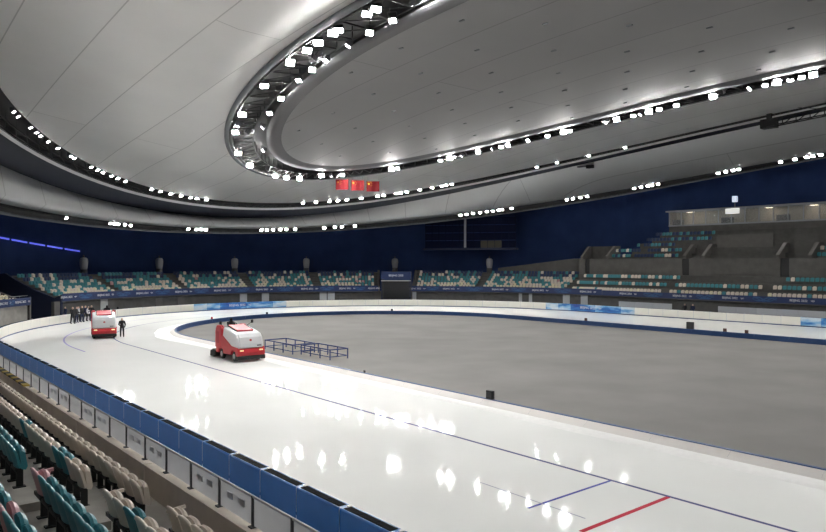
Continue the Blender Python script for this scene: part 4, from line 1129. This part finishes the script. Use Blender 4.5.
def black_box(px, py, R, label, s=1.0, mk='black'):
    # stands on the inner border
    best = None
    for i in range(4000):
        ss = -60 + i*0.075
        p, a = pos(R, ss); uv = project((p.x, p.y, HB))
        if uv is None: continue
        d = (uv[0] - px)**2 + (uv[1] - py)**2
        if best is None or d < best[0]: best = (d, p, a)
    d, p, a = best
    o = empty('monitor_box', (p.x, p.y, HB), a, label=label, cat='box')
    mb = MB(); mb.box(-0.09*s, 0.09*s, -0.2*s, 0.2*s, 0.02, 0.4*s); link('case', bevel_mesh(mb.mesh('case', [mk]), 0.02*s), o)
    mb = MB(); mb.box(0.09*s, 0.1*s, -0.15*s, 0.15*s, 0.08*s, 0.33*s); mb.obj('face_plate', 'darkgrey', o)
    mb = MB(); mb.box(-0.08*s, 0.08*s, -0.22*s, 0.22*s, 0.0, 0.02); mb.obj('foot', 'darkgrey', o)
black_box(490, 397, RI - 0.1, 'black box standing on the inner border of the near straight', 1.0)
black_box(690, 330, RI - 0.1, 'black box standing on the inner border of the far straight', 1.7)
for px, py, lab, mk in ((212, 319.5, 'small red marker on the inner border behind the near ice resurfacer', 'clothred'), (267, 314, 'tiny dark marker on the inner border at the end bend', 'black'), (392, 311, 'tiny black marker on the inner border in front of the portal', 'black'),
                    (586, 320, 'small brown marker on the inner border below the far bend lettering', 'door'), (725, 331, 'small dark red marker on the far inner border', 'door'), (747, 332.5, 'second small dark red marker on the far inner border', 'door'), (365, 369, 'tiny black marker on the near inner border past the frames', 'black')):
    black_box(px, py, RI - 0.1, lab, 0.75 if px > 500 else (0.6 if px < 200 or py < 330 else 0.35), mk)

# flags under the inner ring
FP, fu = snap('r1out', -0.4, -0.3, 342, 174)
FD = FP.y*math.cos(YAW) + FP.x*math.sin(YAW)          # depth of the first flag; the row runs square to the hall's diagonal
def flag(k, label):
    P = FP + Vector((math.cos(YAW), -math.sin(YAW), 0))*(15.4*k*FD/FPX) - Vector((0, 0, 0.12*k))
    o = empty('flag', P, -YAW, label=label, cat='flag', group='red flags under the innermost light ring')
    W, H = 13.0*FD/FPX, 10.2*FD/FPX
    mb = MB(); rows = []
    for i in range(13):
        x = -W/2 + W*i/12
        rows.append([(x, 0.05*math.sin(i*0.9 + z), -0.12 - H*z) for z in (0, 0.25, 0.5, 0.75, 1.0)])
    mb.grid(rows); cl = mb.obj('cloth', 'flag', o, True)
    def star(cx, cz, r, rot):
        m = MB(); pts = []
        for k in range(10):
            t = PI/2 + rot + k*PI/5; q = r if k % 2 == 0 else r*0.4
            pts.append((cx + q*math.cos(t), -0.075, cz + q*math.sin(t)))
        for k in range(10): m.face([(cx, -0.075, cz), pts[k], pts[(k + 1) % 10]])
        return m
    star(-W/2 + 0.29*W/1.5, -0.12 - 0.27*H, 0.165, 0).obj('star', 'yellow', cl)
    for a, b in ((0.52, 0.10), (0.62, 0.2), (0.62, 0.35), (0.52, 0.45)):
        star(-W/2 + a*W/1.45 - 0.02, -0.12 - b*H, 0.055, 0.4).obj('star', 'yellow', cl)
    mb = MB(); mb.bar((-W/2 - 0.05, 0, -0.1), (W/2 + 0.05, 0, -0.1), 0.05, n=6); mb.obj('rod', 'steel', o)
    mb = MB()
    for s in (-1, 1): mb.bar((s*W*0.4, 0, -0.1), (s*W*0.4, 0, 0.35), 0.02)
    mb.obj('cord', 'steel', o)
for k in range(3): flag(k, 'red flag with yellow stars hanging under the innermost light ring')

# camera bridge hung between the rings on the right, and a small unit under the middle ring
P, u = snap('mid', -3.0, 0.2, 795, 113); D = (ring_pt(Q['mid'], 2.6, 0, -3, 0.2) - ring_pt(Q['mid'], 2.2, 0, -3, 0.2)).normalized()
P, u = snap('midin', -1.2, -1.5, 767, 116)
BR = empty('rigging_bridge', P, 0, label='black lattice rigging bridge with a cable rig above the middle light ring', cat='rigging')
mb = MB(); n = 14; up = Vector((0, 0, 0.9)); D = D
for i in range(n):
    a = D*(i*1.4); c = D*((i + 1)*1.4)
    mb.bar(a, c, 0.12); mb.bar(a + up, c + up, 0.12); mb.bar(a, c + up, 0.08); mb.bar(a, a + up, 0.08)
    mb.bar(a + Vector((-0.8, 0, 0)), c + Vector((-0.8, 0, 0)), 0.12); mb.bar(a, a + Vector((-0.8, 0, 0)), 0.08)
mb.obj('lattice', 'black', BR)
mb = MB(); mb.box(-0.5, 0.5, -0.8, 0.8, -0.1, 0.9); mb.box(-0.2, 0.2, -0.25, 0.25, 0.9, 2.6); bobj(mb, 'rig_head', 'black', BR, 0.05)
mb = MB(); Pt = ring_pt(Q['r1out'], u, 0, 0.3, 0) - P; mb.bar((0, 0, 2.4), Vector((0, 1.5, 2.4)) + (Vector((XC + 20, P.y + 3, 22.2)) - P - Vector((0, 1.5, 2.4))), 0.05); mb.bar((0, 0, 2.4), D*5 + up, 0.05)
mb.obj('cable', 'black', BR)
P, u = snap('midlow', -0.1, -0.3, 590, 165)
o = empty('camera_unit', P, 0, label='small black camera unit under the middle light ring', cat='camera')
mb = MB(); mb.box(-0.3, 0.3, -0.5, 0.5, -0.5, 0.0); bobj(mb, 'case', 'black', o, 0.05)
mb = MB(); mb.box(-0.3, 0.3, 0.6, 2.0, -0.2, -0.05); mb.bar((0, 0.4, -0.1), (0, 2.0, -0.1), 0.08); mb.obj('mount', 'darkgrey', o)
